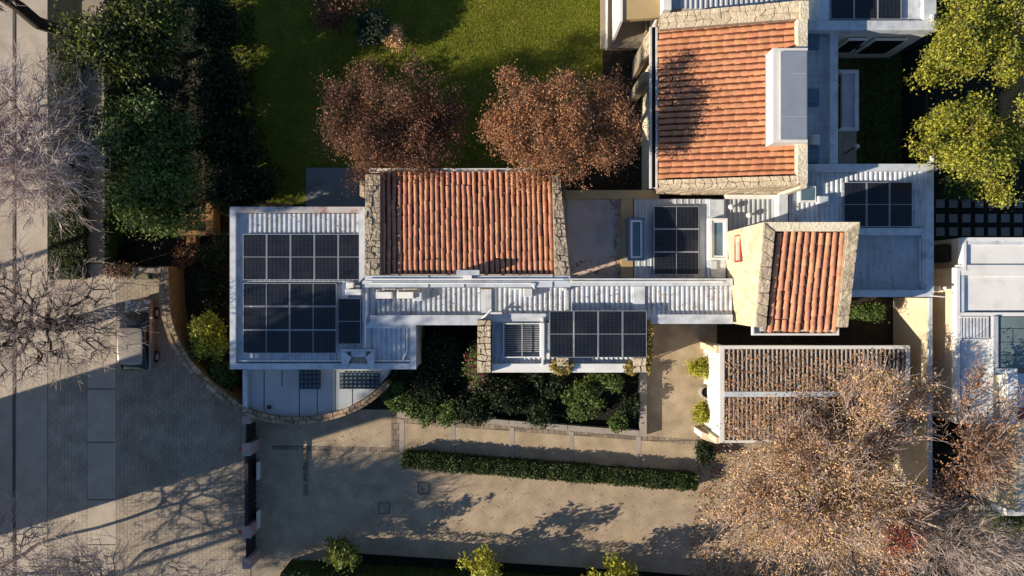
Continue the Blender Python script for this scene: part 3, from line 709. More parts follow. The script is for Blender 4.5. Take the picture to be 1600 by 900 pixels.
cap_wall(B, [(570, 430, zRd+.38), (595, 430, zRd+.38), (595, 273, zE+.38), (571, 273, zE+.38)], None, 3, 14, 'stone') if False else None
def cap_strip(parent, tl, tr, br, bl, nu, nv, m, thick=.08, base=0.0, core='mortar', jit=.35, gap=.016):
    """corners (x,y,z) px; nu stones along tl->tr, nv along tl->bl"""
    q = [P(*p) for p in (bl, br, tr, tl)]
    wl = MB().hexa([np.array((p[0], p[1], base)) for p in q], q).build('stone_wall', core, parent)
    f = quad_patch(P(*bl), P(*br), P(*tr), P(*tl)); stone_field(wl, lambda u, v: (f(u, v)[0], f(u, v)[1]), nu, nv, thick, m, jit, gap)
    return wl
cap_strip(B, (571, 273, zE+.38), (594.5, 273, zE+.38), (594.5, 430, zRd+.38), (569.5, 430, zRd+.38), 4, 18, 'stone', thick=.13, gap=.02)
cap_strip(B, (863, 274, zE+.38), (875, 275, zE+.38), (891, 430, zRd+.38), (866.5, 430, zRd+.38), 3, 16, 'stone', thick=.13, gap=.02)
g = MB(); g.pbox(577, 263, 876, 264.5, zE+.02, zE-.16); g.pbox(577, 268.5, 876, 269.5, zE-.02, zE-.16); g.pbox(577, 264.5, 876, 268.5, zE-.12, zE-.16); g.pbox(577, 264.5, 578.5, 268.5, zE+.02, zE-.12); g.pbox(874.5, 264.5, 876, 268.5, zE+.02, zE-.12)
g.build('gutter', 'gutter_paint', B)
zK = zRd+.42
MB().pbox(570, 430.5, 891, 449, zK, zK-.5).build('ridge_cap', 'coping', B)
MB().pbox(570, 438.5, 891, 440, zK+.05, zK-.02).build('ridge_cap', 'coping', B)
for y in (436, 442.5): MB().tube([P(576, y, zK+.09), P(830 if y > 440 else 880, y, zK+.09)] + ([P(834, y+2, zK+.09), P(835, y+8, zK)] if y > 440 else []), 0.035).build('pipe', 'white_paint', B)
for x in (668, 724, 862): MB().pbox(x, 431, x+1.5, 449, zK+.04, zK-.02).build('cap_seam', 'alu', B)
v = MB().pbox(713, 422, 749, 430, zK+.35, zK-.4).build('vent_box', 'coping', B); MB().pbox(724, 430.3, 737, 435, zK+.3, zK).build('vent_hood', 'white_paint', v)
MB().pbox(562, 282, 569, 306, 4.0, 0).build('chimney_stub', 'cream', B)
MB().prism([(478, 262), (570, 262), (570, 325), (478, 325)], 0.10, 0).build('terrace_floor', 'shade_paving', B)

# ------------------------------------------------------------------ middle corridor roofs
Cc = thing('corridor_roof', P(760, 475, 0), 'long low ribbed white metal roof running below the tiled hall', 'building')
MB().prism([(572, 449.5), (1144, 449.5), (1144, 505), (769, 506), (769, 507), (652, 507), (652, 503), (578, 503)], ZR-.08, 0).build('wall', 'cream', Cc)
ribs(Cc, 586, 449.5, 751, 492, ZR, 0.235, 0.085); ribs(Cc, 768, 449.5, 886, 489.5, ZR, 0.235, 0.085); ribs(Cc, 888.5, 447.5, 990, 486, ZR, 0.235, 0.085); ribs(Cc, 1008, 447.5, 1144, 491, ZR, 0.235, 0.085)
MB().pbox(578.5, 449.5, 585.7, 492, ZR+.12, ZR-.1).build('roof_kerb', 'coping', Cc)
MB().pbox(578, 492.5, 769, 508, ZC+.06, 3.0).build('parapet', 'coping', Cc)
MB().pbox(769.3, 490, 853, 503, ZC, 3.0).build('parapet', 'coping', Cc)
MB().pbox(853.3, 489, 1011, 500, ZR+.1, 3.0).build('parapet', 'coping', Cc)
MB().pbox(1011.3, 491.5, 1145, 506, ZC+.06, 3.0).build('parapet', 'coping', Cc)
MB().pbox(751.3, 452, 767.7, 491.8, ZR+.16, ZR-.1).build('roof_kerb', 'white_metal', Cc)
MB().pbox(990.2, 447.5, 1007.7, 488.6, ZR+.14, ZR-.1).build('roof_kerb', 'white_metal', Cc)
MB().pbox(886.2, 448, 888.3, 488, ZR+.09, ZR-.1).build('roof_kerb', 'coping', Cc)
MB().pbox(891.5, 435, 1145, 447, ZC+.25, 3.0).build('parapet', 'coping', Cc)
MB().tube([P(892, 440, ZC+.3), P(1130, 440, ZC+.3)], .035).build('pipe', 'white_paint', Cc)
MB().tube([P(768, 484, ZC+.25), P(760, 492, ZC+.25), P(752, 499, ZC+.15)], .05).build('pipe', 'white_paint', Cc)
MB().tube([P(766, 489, ZC+.2), P(784, 489, ZC+.2)], .05).build('pipe', 'white_paint', Cc)
for i, (x0, x1, lab) in enumerate(((587, 612, 'white outdoor air conditioner at the left end of the corridor roof'), (620, 646, 'white outdoor air conditioner second from the left on the corridor roof'))):
    t = thing('air_conditioner', P((x0+x1)/2, 461, ZR), lab, 'air conditioner', 'air conditioners on the corridor roof')
    MB().pbox(x0, 456, x1, 466.5, ZR+.62, ZR+.1).build('casing', 'white_plastic', t, bevel=.02)
    MB().pbox(x0+2, 466.8, x1-2, 467.4, ZR+.55, ZR+.15).build('grille', 'dark_metal', t)
    for xx in (x0+3, x1-5): MB().pbox(xx, 457, xx+2, 466, ZR+.098, ZR+.02).build('foot', 'dark_metal', t)
    MB().tube([P(x0+1, 458, ZR+.5), P(x0+2, 453, ZR+.5), P(x0+10, 452, ZR+.4), P(x1+6, 452, ZR+.4)], .03).build('pipe', 'white_paint', t)
for (x0, y0, x1, y1, lab) in ((646.5, 457, 659, 470, 'flat white box beside the second air conditioner'), (795, 449.8, 816, 452.5, 'slim white casing against the hall wall on the corridor roof'), (818, 450.5, 832, 464, 'grey square roof hatch right of the slim white casing'), (879, 449.8, 886, 454, 'tiny white box at the right end of the hall edge')):
    t = thing('roof_box', P((x0+x1)/2, (y0+y1)/2, ZR), lab, 'roof box'); MB().pbox(x0, y0, x1, y1, ZR+.45, ZR+.05).build('casing', 'white_plastic', t, bevel=.02); MB().pbox(x0+.8, y0+.6, x1-.8, y1-.6, ZR+.48, ZR+.451).build('lid', 'white_metal', t)

# ------------------------------------------------------------------ south roof with tube collector and four panels
E = thing('south_annex', P(890, 545, 0), 'small flat roofed annex with stone end wall above the planted bed', 'building')
MB().prism([(769, 504), (1011, 501), (1011, 579), (769, 579)], ZR-.1, 0).build('wall', 'cream', E)
ribs(E, 768.5, 504, 1011, 568, ZR-.04, 0.235, 0.06, hgt=.04)
MB().pbox(768.5, 568.5, 1012, 582, ZC, 2.8).build('parapet', 'white_paint', E)
MB().pbox(768.5, 503.3, 853, 505, ZC-.05, ZR-.1).build('roof_kerb', 'coping', E)
cap_strip(E, (746, 500, 4.5), (767, 500, 4.5), (767.5, 582.5, 4.5), (745.5, 582.5, 4.5), 3, 9, 'pale_stone', thick=.10, core='dark_mortar', gap=.03)
for (x0, y0, x1, y1) in ((870, 559, 889, 572), (989, 559, 1010, 582)): cap_strip(E, (x0, y0, 4.3), (x1, y0, 4.3), (x1, y1, 4.3), (x0, y1, 4.3), 2, 2, 'pale_stone', base=3.5)
for i in range(4):
    panel(877.4+i*38.1, 522, 37.2, 73, ZR+.62, 'upright solar panel, %s from the left on the south annex' % ordn[i], 'array on the south annex')
st = thing('panel_stand', P(934, 522, ZR), 'metal stand carrying the four south annex panels', 'stand')
for x in (862, 935, 1007):
    for y in (492, 552): MB().pbox(x, y, x+2, y+2, ZR+.47, ZR-.03).build('leg', 'alu', st)
for y in (500, 545): MB().pbox(858, y, 1010, y+2, ZR+.475, ZR+.43).build('rail', 'alu', st)
zt_ = ZR+.35
t = thing('tube_collector', P(815, 531, ZR), 'solar water heater with dark glass tubes and white tank bar', 'solar heater')
for i in range(18): MB().tube([P(788, 507.5+i*2.85, zt_), P(844, 507.5+i*2.85, zt_+.06)], .024, 6).build('tube', 'glass_dark', t)
MB().pbox(843.5, 504, 851.5, 558, zt_+.22, zt_-.02).build('manifold', 'white_plastic', t, bevel=.05)
for y in (505, 557.5): MB().pbox(787, y, 845, y+1.6, zt_+.07, zt_-.05).build('rail', 'white_paint', t)
MB().pbox(786, 505, 788, 558, zt_+.04, zt_-.05).build('rail', 'alu', t); MB().pbox(815, 506, 816.5, 557, zt_+.09, zt_+.05).build('rail', 'alu', t)
MB().pbox(787, 506.8, 843, 557, ZR+.16, ZR+.08).build('reflector', 'white_metal', t)
for y0, y1 in ((497, 503.5), (558.5, 571)): MB().pbox(846, y0, 849, y1, zt_+.05, zt_-.06).build('bracket', 'white_paint', t)
MB().tube([P(770, 497, ZC), P(772, 510, ZR+.12), P(769.5, 525, ZR+.12)], .025).build('pipe', 'white_paint', t)

# ------------------------------------------------------------------ middle court and skylit roof
G = thing('court_roof', P(935, 370, 0), 'shaded flat beige roof with ochre kerbs right of the tiled hall', 'building')
MB().prism([(880, 297), (1030, 297), (1030, 310), (990, 310), (990, 434), (880, 434)], 3.1, 0).build('wall', 'cream', G)
MB().pbox(886, 311, 970, 434, 3.16, 3.0).build('deck', 'beige_roof', G)
MB().pbox(970.3, 311, 989, 434, 3.4, 3.0).build('kerb', 'ochre', G); MB().pbox(884, 297, 1030, 310.7, 3.4, 3.0).build('kerb', 'ochre', G)
leaf_scatter('fallen_leaves', np.vstack([rand_px([(895, 408), (966, 400), (966, 430), (895, 430)], 90, 3.18), rand_px([(955, 312), (968, 312), (968, 430), (962, 430)], 120, 3.18)]), 0.10, 'leaf_litter', label='scattered dry leaves on the beige court roof')
Hh = thing('skylit_roof', P(1050, 370, 0), 'flat grey metal roof with three panels between two long skylights', 'building')
MB().prism([(990.5, 311), (1105, 311), (1105, 434), (990.5, 434)], 3.3, 0).build('wall', 'cream', Hh)
ribs(Hh, 990.5, 311, 1105, 434, 3.35, 0.30, 0.05, material='grey_roof', hgt=.03)
MB().pbox(1105.3, 311, 1134, 434, 3.5, 0).build('gutter_strip', 'coping', Hh)
for (x0, y0, x1, y1, fm) in ((981.5, 340, 1007.5, 407, 'blue_frame'), (1109, 341, 1137, 406, 'white_paint')):
    sk = MB(); zz = 3.95; wv = 3.5
    sk.pbox(x0, y0, x1, y0+wv, zz, 3.2); sk.pbox(x0, y1-wv, x1, y1, zz, 3.2); sk.pbox(x0, y0+wv, x0+wv, y1-wv, zz, 3.2); sk.pbox(x1-wv, y0+wv, x1, y1-wv, zz, 3.2)
    s_ = sk.build('skylight', fm, Hh)
    sk = MB(); a, b, c, d_ = x0+wv+.2, y0+wv+.2, x1-wv-.2, y1-wv-.2
    sk.pbox(a, b, c, b+3, zz-.05, 3.4); sk.pbox(a, d_-3, c, d_, zz-.05, 3.4); sk.pbox(a, b+3, a+3, d_-3, zz-.05, 3.4); sk.pbox(c-3, b+3, c, d_-3, zz-.05, 3.4); sk.build('frame', 'white_paint', s_)
    MB().pbox(a+3, b+3, c-3, d_-3, zz-.12, 3.4).build('pane', 'glass_blue', s_)
for i, nm_ in enumerate(('top', 'middle', 'bottom')): panel(1057, 340+i*35.8, 70.5, 35, 3.6, 'sideways dark solar panel, %s one of three between the skylights' % nm_, 'array between the skylights')
MB().pbox(1109, 312, 1131, 338, 3.58, 3.4).build('hatch', 'white_metal', Hh); MB().pbox(1111, 408, 1120, 432, 3.6, 3.4).build('hatch', 'grey_roof', Hh)
I = thing('link_roof', P(1175, 335, 0), 'small dark ribbed roof between the big tiled house and the stone tower', 'building')
MB().prism([(1134.5, 309), (1218, 309), (1218, 372), (1134.5, 372)], 3.3, 0).build('wall', 'cream', I)
ribs(I, 1134.5, 311, 1217, 372, 3.35, 0.235, 0.08, material='grey_roof'); MB().pbox(1134.5, 304, 1217, 310.7, 3.55, 3.2).build('coping', 'white_paint', I)
MB().pbox(1217.5, 304, 1231, 352, ZC, 0).build('coping', 'coping', I)
for (x, y, lab) in ((1143, 323, 'left white domed roof vent on the small link roof'), (1171, 336, 'right white domed roof vent on the small link roof')):
    t = thing('roof_vent', P(x, y, 3.35), lab, 'vent', 'domed vents on the link roof')
    c = P(x, y, 3.75); c[2] = 3.35
    MB().lathe([(0.05, 0), (0.05, .35)], c, 10).build('pipe', 'white_paint', t); MB().lathe([(0.13, .3), (0.14, .36), (.10, .44), (0.0, .47)], c, 12).build('cap', 'white_plastic', t, smooth=True)

# ------------------------------------------------------------------ big tiled house, upper right
K = thing('large_tiled_house', P(1140, 160, 0), 'large house with an orange tile roof and pale stone parapets, upper right', 'building')
zl, zr = 4.5, 5.9
def kz(x): return zl+(zr-zl)*(x-1030)/(1246-1030)
MB().hexa([P(1030, 281, zl)*[1, 1, 0], P(1258, 290, zr)*[1, 1, 0], P(1258, 12, zr)*[1, 1, 0], P(1030, 35, zl)*[1, 1, 0]], [P(1030, 281, zl)-[0, 0, .15], P(1258, 290, zr)-[0, 0, .15], P(1258, 12, zr)-[0, 0, .15], P(1030, 35, zl)-[0, 0, .15]]).build('wall', 'lime_render', K)
tile_roof(K, P(1247, 24, zr), P(1247, 275, zr), P(1030, 281, zl), P(1030, 43, zl), 25, 12, 'tile_orange', wob=.006, flat=.8)
cap_strip(K, (1034, 21, zl+.35), (1250, 1, zr+.3), (1250, 29, zr+.3), (1031, 46, zl+.35), 16, 3, 'pale_stone')
cap_strip(K, (1030, 281, zl+.3), (1246, 274, zr+.3), (1250, 289, zr+.3), (1034, 295, zl+.3), 18, 2, 'pale_stone')
kb = MB().pbox(1246.5, 29.5, 1262, 77, zr+.35, 0).build('ridge_wall', 'lime_render', K); MB().pbox(1246.5, 222, 1262, 286, zr+.35, 0).build('ridge_wall', 'lime_render', K); MB().pbox(1250.5, 1, 1264, 29, zr+.42, 0).build('ridge_wall', 'lime_render', K); MB().pbox(1250.5, 286.3, 1261, 294, zr+.3, 0).build('ridge_wall', 'lime_render', K)
# south face stones below the cap, and its west buttress
f = quad_patch(np.array([*P(1034, 295, zl+.3)[:2], 3.0]), np.array([*P(1250, 289, zr+.3)[:2], 3.0]), P(1250, 289, zr+.3), P(1034, 295, zl+.3))
kw = MB().poly([f(0, 0)[0]+[0, -.004, 0], f(1, 0)[0]+[0, -.004, 0], f(1, 1)[0]+[0, -.004, 0], f(0, 1)[0]+[0, -.004, 0]]).build('south_face', 'mortar', K)
stone_field(kw, lambda u, v: (f(u, v)[0]+[0, -.004, 0], np.array((0, -1., 0))), 14, 3, .06, 'pale_stone')
cap_strip(K, (1006, 62, 3.2), (1028, 30, 4.2), (1020, 80, 4.2), (1004, 95, 3.2), 2, 3, 'stone')
MB().pbox(1004, 112, 1016, 128, 3.6, 0).build('buttress', 'sidewalk', K)
g = MB(); g.pbox(1015.5, 42, 1018.5, 294, zl-.02, zl-.2); g.pbox(1025, 42, 1027.5, 294, zl-.0, zl-.2); g.pbox(1018.5, 42, 1025, 294, zl-.16, zl-.2); g.build('gutter', 'gutter_paint', K); MB().pbox(1019, 43, 1024.7, 293, zl-.14, zl-.159).build('gutter_shade', 'black_void', K)  # black strip stands in for the shade down in the gutter
ch = MB().pbox(1208, 75, 1262, 223, zr+.62, 0).build('roof_light_box', 'white_wall', K)
MB().pbox(1220, 80, 1260.5, 218, zr+.72, zr+.621).build('metal_lid', 'shiny_sheet', ch); MB().pbox(1221, 181, 1260, 182, zr+.735, zr+.721).build('lid_seam', 'alu', ch)
MB().pbox(1240, 114, 1260, 115, zr+.735, zr+.721).build('lid_seam', 'alu', ch)

# terrace house at the top centre
t = thing('terrace_roof', P(985, 30, 0), 'flat beige terrace roof at the top edge left of the orange tiles', 'building')
MB().prism([(939, -80), (1040, -80), (1040, 5), (1026, 32), (1005, 75), (939, 75)], 0.35, 0).build('floor', 'sidewalk', t)
MB().pbox(948, -80, 949.5, 75, 0.75, 0.35).build('rail', 'white_paint', t)
MB().prism([(972, -80), (1036, -80), (1034, 27), (974, 31)], 3.2, 2.9).build('canopy', 'ochre', t); MB().pbox(969, -80, 973, 33, 3.3, 0.3).build('beam', 'white_paint', t)
MB().pbox(1009, 28, 1011, 50, 0.7, 0.3).build('rail', 'ochre', t)
t = thing('rear_roof', P(1100, -20, 0), 'strip of blue grey ribbed roof behind the orange tiled house', 'building')
MB().pbox(1040, -80, 1262, 14, 3.6, 0).build('wall', 'white_wall', t); ribs(t, 1050, -80, 1240, 14, 3.65, .24, .08, material='grey_roof'); MB().pbox(1037, -80, 1049, 15, 4.0, 0).build('coping', 'white_paint', t)

# ------------------------------------------------------------------ stone tower
J = thing('stone_tower', P(1240, 430, 0), 'tall pale stone tower with a steep red tile roof', 'building')
zt, zb_ = 9.0, 6.5
tl, tr, br, bl = P(1194, 347, zt), P(1344, 347, zt), P(1325, 511, zb_), P(1180, 511, zb_)
dz = np.array((0, 0, .38))
MB().hexa([q*[1, 1, 0] for q in (bl, br, tr, tl)], [bl-dz, br-dz, tr-dz, tl-dz]).build('wall', 'lime_render', J)
tile_roof(J, P(1212, 362, zt-.5), P(1322, 362, zt-.5), P(1309, 515, zb_-.3), P(1196, 515, zb_-.3), 10, 10, 'tile')
def lerp(a, b, t_): return a*(1-t_)+b*t_
def ring_strip(a, b, c, d_, nu, nv, m):
    wl = MB().hexa([np.array((p[0], p[1], p[2]-.9)) for p in (a, b, c, d_)], [a, b, c, d_]).build('stone_wall', 'mortar', J)
    f = quad_patch(a, b, c, d_); stone_field(wl, lambda u, v: (f(u, v)[0], f(u, v)[1]), nu, nv, .07, m, .3)
itl, itr = P(1211, 361, zt-.2), P(1324, 361, zt-.2); ibr, ibl = P(1307, 511, zb_), P(1197, 511, zb_)
ring_strip(bl, ibl, itl, tl, 1, 8, 'stone'); ring_strip(ibr, br, tr, itr, 1, 8, 'stone')
MB().hexa([p-[0, 0, .9] for p in (itl+[.01, 0, 0], itr-[.01, 0, 0], tr-[.01, 0, 0], tl+[.01, 0, 0])], [itl+[.01, 0, 0], itr-[.01, 0, 0], tr-[.01, 0, 0], tl+[.01, 0, 0]]).build('top_wall', 'lime_render', J)
# west face: lime-washed rubble
f = quad_patch(np.array([*tl[:2], 2.6]), np.array([*bl[:2], 2.6]), bl, tl)
wn = f(.5, .5)[1]; wn = wn if wn[0] < 0 else -wn
wf = MB().poly([f(0, 0)[0]+wn*.004, f(1, 0)[0]+wn*.004, f(1, 1)[0]+wn*.004, f(0, 1)[0]+wn*.004]).build('west_face', 'lime_render', J)
mat('rubble', (0.68, 0.56, 0.37), 0.9, 0.2, 4.0, 0.06, 7, rand=0.10, dirt=(0.5, 0.38, 0.23), dscale=1.8, damt=0.6)
stone_field(wf, lambda u, v: (f(u, v)[0]+wn*.004, wn), 9, 11, .035, 'rubble', .35, .02)
wd = MB(); cw_ = f(.20, .50)[0]
for a, b, c, d_ in ((-.62, .62, -.40, -.34), (-.62, .62, .34, .40), (-.62, -.55, -.34, .34), (.55, .62, -.34, .34)): wd.box(cw_[0]-.10, cw_[0]-.02, cw_[1]+a, cw_[1]+b, cw_[2]+c, cw_[2]+d_)
wo = wd.build('window', 'red_frame', J); MB().box(cw_[0]-.06, cw_[0]-.03, cw_[1]-.55, cw_[1]+.55, cw_[2]-.34, cw_[2]+.34).build('pane', 'beige_roof', wo)
g = MB(); ze = zb_-.5; g.pbox(1176, 508, 1178.5, 524, ze, ze-.2); g.pbox(1308, 508, 1311, 524, ze, ze-.2); g.pbox(1178.5, 521, 1308, 524, ze, ze-.2); g.pbox(1178.5, 508, 1308, 521, ze-.14, ze-.2); g.build('gutter', 'white_paint', J)
leaf_scatter('fallen_leaves', rand_px([(1190, 514), (1306, 514), (1306, 521), (1190, 521)], 160, ze-.10), .12, 'leaf_litter', label='dry leaves caught in the white gutter of the stone tower')

# ------------------------------------------------------------------ east flat roof
L = thing('east_flat_wing', P(1360, 360, 0), 'flat roofed wing with broad white parapets right of the stone tower', 'building')
Lo = [(1232, 256), (1459, 256), (1459, 464), (1232, 464)]
MB().prism(inner(Lo, 1.5), ZR-.06, 0).build('wall', 'cream', L)
copings(L, Lo, 11, ZC+.05, ZR-.2, skip=(3,))
ribs(L, 1233, 267, 1447, 355, ZR, .235, .085); ribs(L, 1300, 368, 1447, 453, ZR-.02, .30, .05, material='grey_roof', hgt=.03)
MB().pbox(1300, 356, 1447, 367.5, ZR+.2, ZR-.1).build('roof_kerb', 'coping', L)
MB().pbox(1441, 267.5, 1447.5, 452.5, ZR+.16, ZR-.1).build('roof_kerb', 'coping', L)
MB().tube([P(1438, 372, ZR+.1), P(1438, 440, ZR+.1)], .04).build('pipe', 'coping', L)
for i in range(3): panel(1336+i*36, 319.5, 35, 69.5, ZR+.22, 'upright solar panel, %s from the left on the east flat wing' % ordn[i], 'array on the east flat wing')
sk = MB().pbox(1249, 290, 1275, 316, ZR+.3, ZR-.05).build('skylight', 'white_paint', L); MB().pbox(1252, 293, 1272, 313, ZR+.33, ZR+.301).build('pane', 'glass_blue', sk)
t = thing('roof_box', P(1287, 312, ZR), 'white square roof box beside the skylight of the east flat wing', 'roof box'); MB().pbox(1279, 306, 1295, 318, ZR+.4, ZR+.05).build('casing', 'white_plastic', t, bevel=.02); MB().pbox(1280, 307, 1294, 317, ZR+.43, ZR+.401).build('lid', 'white_metal', t)
t = thing('bracket_lamp', P(1449, 461, 4.1), 'small white bracket lamp on the corner of the east flat wing', 'lamp'); MB().tube([P(1455, 462, 4.15), P(1476, 464, 4.2)], .03).build('arm', 'white_paint', t); MB().lathe([(0, 0), (.07, .03), (.07, .14), (0, .16)], P(1475, 450, 4.1), 10).build('head', 'white_plastic', t)

# strip roof with skylights and canopy, north-east wing
Q = thing('skylight_strip_roof', P(1285, 150, 0), 'narrow shaded strip roof with square skylights right of the orange tiles', 'building')
MB().prism([(1256, 47.5), (1308, 47.5), (1308, 255.5), (1256, 255.5)], ZR-.06, 0).build('wall', 'cream', Q)
ribs(Q, 1256, 47.5, 1293, 255.5, ZR, .30, .05, axis='x', material='grey_roof', hgt=.04)
MB().pbox(1297, 43, 1309.5, 255.7, ZC, 3.2).build('coping', 'coping', Q); MB().pbox(1293.3, 48, 1296.7, 255, ZR+.1, ZR-.1).build('roof_kerb', 'coping', Q)
for y0, y1 in ((50, 76), (138, 165), (229, 254)):
    sk = MB().pbox(1262, y0, 1280, y1, ZR+.25, ZR).build('skylight', 'blue_frame', Q); MB().pbox(1263, y0+3.5, 1276, y1-3.5, ZR+.3, ZR+.251).build('pane', 'glass_blue', sk)
t = thing('roof_box', P(1275, 218, ZR), 'white square roof box on the narrow skylight strip roof', 'roof box'); MB().pbox(1270, 210, 1281, 225, ZR+.45, ZR+.04).build('casing', 'white_plastic', t, bevel=.02); MB().pbox(1271, 211, 1280, 224, ZR+.48, ZR+.451).build('lid', 'white_metal', t)
cn = thing('flat_canopy', P(1325, 155, 0), 'small flat canopy with white rim over the shaded courtyard', 'canopy')
co = [(1310, 109), (1342, 109), (1342, 204), (1310, 204)]
copings(cn, co, 6, 3.2, 2.9, skip=(3,)); MB().prism(inner(co, 5.8), 3.05, 2.9).build('deck', 'grey_roof', cn)
for y in (116, 196): MB().pbox(1336, y, 1338, y+2, 2.89, 0).build('post', 'white_paint', cn)
t = thing('courtyard_lamp', P(1320, 243, 0), 'white globe lamp on a post in the shaded courtyard', 'lamp'); bp = P(1320, 240, 0)
MB().tube([bp, P(1336, 230, 1.6)], .035).build('post', 'dark_metal', t); MB().lathe([(0, -.14), (.1, -.1), (.14, 0), (.1, .1), (0, .14)], P(1339, 229, 1.75), 12).build('globe', 'white_plastic', t, smooth=True)
sheet('court_paving', [(1310, 205), (1338, 205), (1338, 256), (1310, 256)], .02, 'grey_roof')

O = thing('north_east_house', P(1365, 10, 0), 'white parapeted house with dark panels cut by the top right edge', 'building')
MB().prism([(1283, -80), (1461, -80), (1461, 46), (1265, 46)], 4.2, 0).build('wall', 'white_wall', O)
MB().pbox(1264, 32, 1463, 47, 4.55, 4.0).build('coping', 'coping', O); MB().pbox(1444, -80, 1463, 31.7, 4.55, 4.0).build('coping', 'coping', O); MB().pbox(1281, -80, 1296, 31.7, 4.45, 4.0).build('coping', 'coping', O)
MB().pbox(1296.3, -80, 1443.7, 31.5, 4.25, 4.1).build('deck', 'white_metal', O)
for i in range(3): panel(1316+i*37, -3, 36.4, 66, 4.45, 'black solar panel cut by the top edge, %s from the left' % ordn[i], 'array at the top right edge')
yw = P(1300, 47, 4.55)[1]
for (x0, x1, z0, z1) in ((1352, 1398, 1.2, 3.2), (1312, 1338, 1.4, 3.2)):
    X0, X1 = PX(x0, 2.2), PX(x1, 2.2); wn_ = MB().box(X0, X1, yw-.02, yw+.2, z0, z1).build('window', 'glass_dark', O); fm = MB()
    fm.box(X0-.06, X0, yw-.03, yw+.1, z0-.06, z1+.06).box(X1, X1+.06, yw-.03, yw+.1, z0-.06, z1+.06).box(X0, X1, yw-.03, yw+.1, z1, z1+.06).box(X0, X1, yw-.03, yw+.1, z0-.06, z0); fm.build('frame', 'white_paint', wn_)
t = thing('wall_lamp', P(1352, 58, 0), 'small round wall lamp between the windows of the top right house', 'lamp'); MB().lathe([(0, 0), (.12, .02), (.10, .2), (0, .24)], (PX(1345, 3), yw-.15, 2.6), 12).build('shade', 'dark_metal', t); MB().box(PX(1345, 3)-.03, PX(1345, 3)+.03, yw-.15, yw, 2.7, 2.76).build('bracket', 'dark_metal', t)

# fence with spikes along the east courtyard
fe = thing('courtyard_fence', P(1428, 170, 0), 'dark boundary fence at the right side of the shaded courtyard', 'fence')
MB().pbox(1446, 48, 1450, 256, 2.2, 0).build('panel', 'dark_metal', fe)
for y in (60, 125, 190, 250): MB().pbox(1445, y, 1451, y+5, 2.35, 0).build('post', 'dark_metal', fe)
for (y, lab) in ((27, 'white security camera on the top right house corner with wire brackets'), (248, 'white security camera on the east flat wing corner with wire brackets')):
    t = thing('security_camera', P(1456, y, 4.3), lab, 'camera', 'security cameras on the parapets')
    MB().pbox(1455, y-5, 1460, y+5, 4.75, 4.6).build('housing', 'white_plastic', t, bevel=.02); MB().pbox(1456.5, y+3, 1458.5, y+5, 4.59, 4.2).build('stem', 'white_paint', t)
    for k in range(2): MB().tube([P(1448, y+16+k*5, 4.3), P(1482, y+4+k*5, 4.3)], .02, 5).build('wire', 'slat', t)
    for k in range(6): MB().tube([P(1452+k*5, y+13-k*1.6, 4.3), P(1454+k*5, y+22-k*1.6, 4.3)], .018, 5).build('wire', 'slat', t)

# ------------------------------------------------------------------ boundary wall and white neighbour house
bw = thing('boundary_wall', P(1400, 640, 0), 'tall cream boundary wall with pale cap running down to the copper tree', 'wall')
MB().pbox(1452.5, 466, 1456, 812, 3.3, 0).build('wall', 'cream', bw); MB().pbox(1451.5, 465.5, 1457, 813, 3.42, 3.302).build('cap', 'coping', bw)
Nn = thing('white_house', P(1560, 520, 0), 'white neighbour house with stepped flat roofs at the right edge', 'building')
zn = 4.2
No = [(1505, 371), (1760, 371), (1760, 662), (1495, 662), (1495, 418), (1505, 418)]
MB().prism(inner(No, .5), zn-.3, 0).build('wall', 'cream', Nn)
copings(Nn, No, 5, zn+.03, zn-.35, material='white_paint', skip=(1,))
MB().pbox(1510, 376, 1760, 414, zn-.12, zn-.4).build('deck', 'white_paint', Nn); MB().pbox(1510, 375.8, 1760, 382, zn-.02, zn-.119).build('roof_kerb', 'white_metal', Nn)
MB().pbox(1500.2, 414, 1760, 430, zn, zn-.4).build('roof_kerb', 'white_paint', Nn)
MB().pbox(1507, 430.3, 1760, 486, zn-.15, zn-.4).build('deck', 'white_paint', Nn); MB().pbox(1500.2, 430.3, 1506.7, 488, zn-.02, zn-.4).build('roof_kerb', 'white_metal', Nn)
MB().pbox(1500.2, 488.3, 1760, 494, zn+.02, zn-.4).build('roof_kerb', 'white_paint', Nn)
MB().pbox(1500.2, 494.3, 1552, 657, zn-.18, zn-.4).build('deck', 'white_paint', Nn)
MB().pbox(1501, 533, 1510, 656, zn-.05, zn-.179).build('roof_kerb', 'white_metal', Nn)
gl = thing('roof_lattice', P(1522, 512, zn), 'white slatted lattice frame lying on the white house roof', 'lattice')
for i in range(9): MB().pbox(1500.5+i*5.2, 494.8, 1503.2+i*5.2, 531, zn+.02, zn-.06).build('slat', 'white_metal', gl)
for y in (494.6, 530): MB().pbox(1500.5, y, 1545, y+2, zn+.07, zn+.022).build('rail', 'white_paint', gl)
cons = MB().pbox(1552.5, 494.3, 1560, 584, zn+.15, zn-.4).build('roof_kerb', 'grey_roof', Nn); MB().pbox(1552.5, 576, 1574, 586, zn+.16, zn-.41).build('roof_kerb', 'grey_roof', Nn)
gr_ = MB().pbox(1560.3, 494.3, 1760, 575.7, zn+.02, zn-.4).build('glass_roof', 'dark_metal', Nn)
for y0, y1 in ((495, 513), (514, 534), (535, 554), (555, 575)):
    for x0 in range(1561, 1700, 44): MB().pbox(x0, y0, x0+43, y1, zn+.06, zn+.021).build('pane', 'glass_green', gr_)
MB().pbox(1575, 576, 1590, 660, zn+.35, zn-.4).build('parapet', 'white_paint', Nn); MB().pbox(1590.3, 584, 1760, 640, zn+.1, zn-.4).build('deck', 'white_metal', Nn); MB().pbox(1574.6, 586.3, 1574.8, 590, zn, zn-.1)
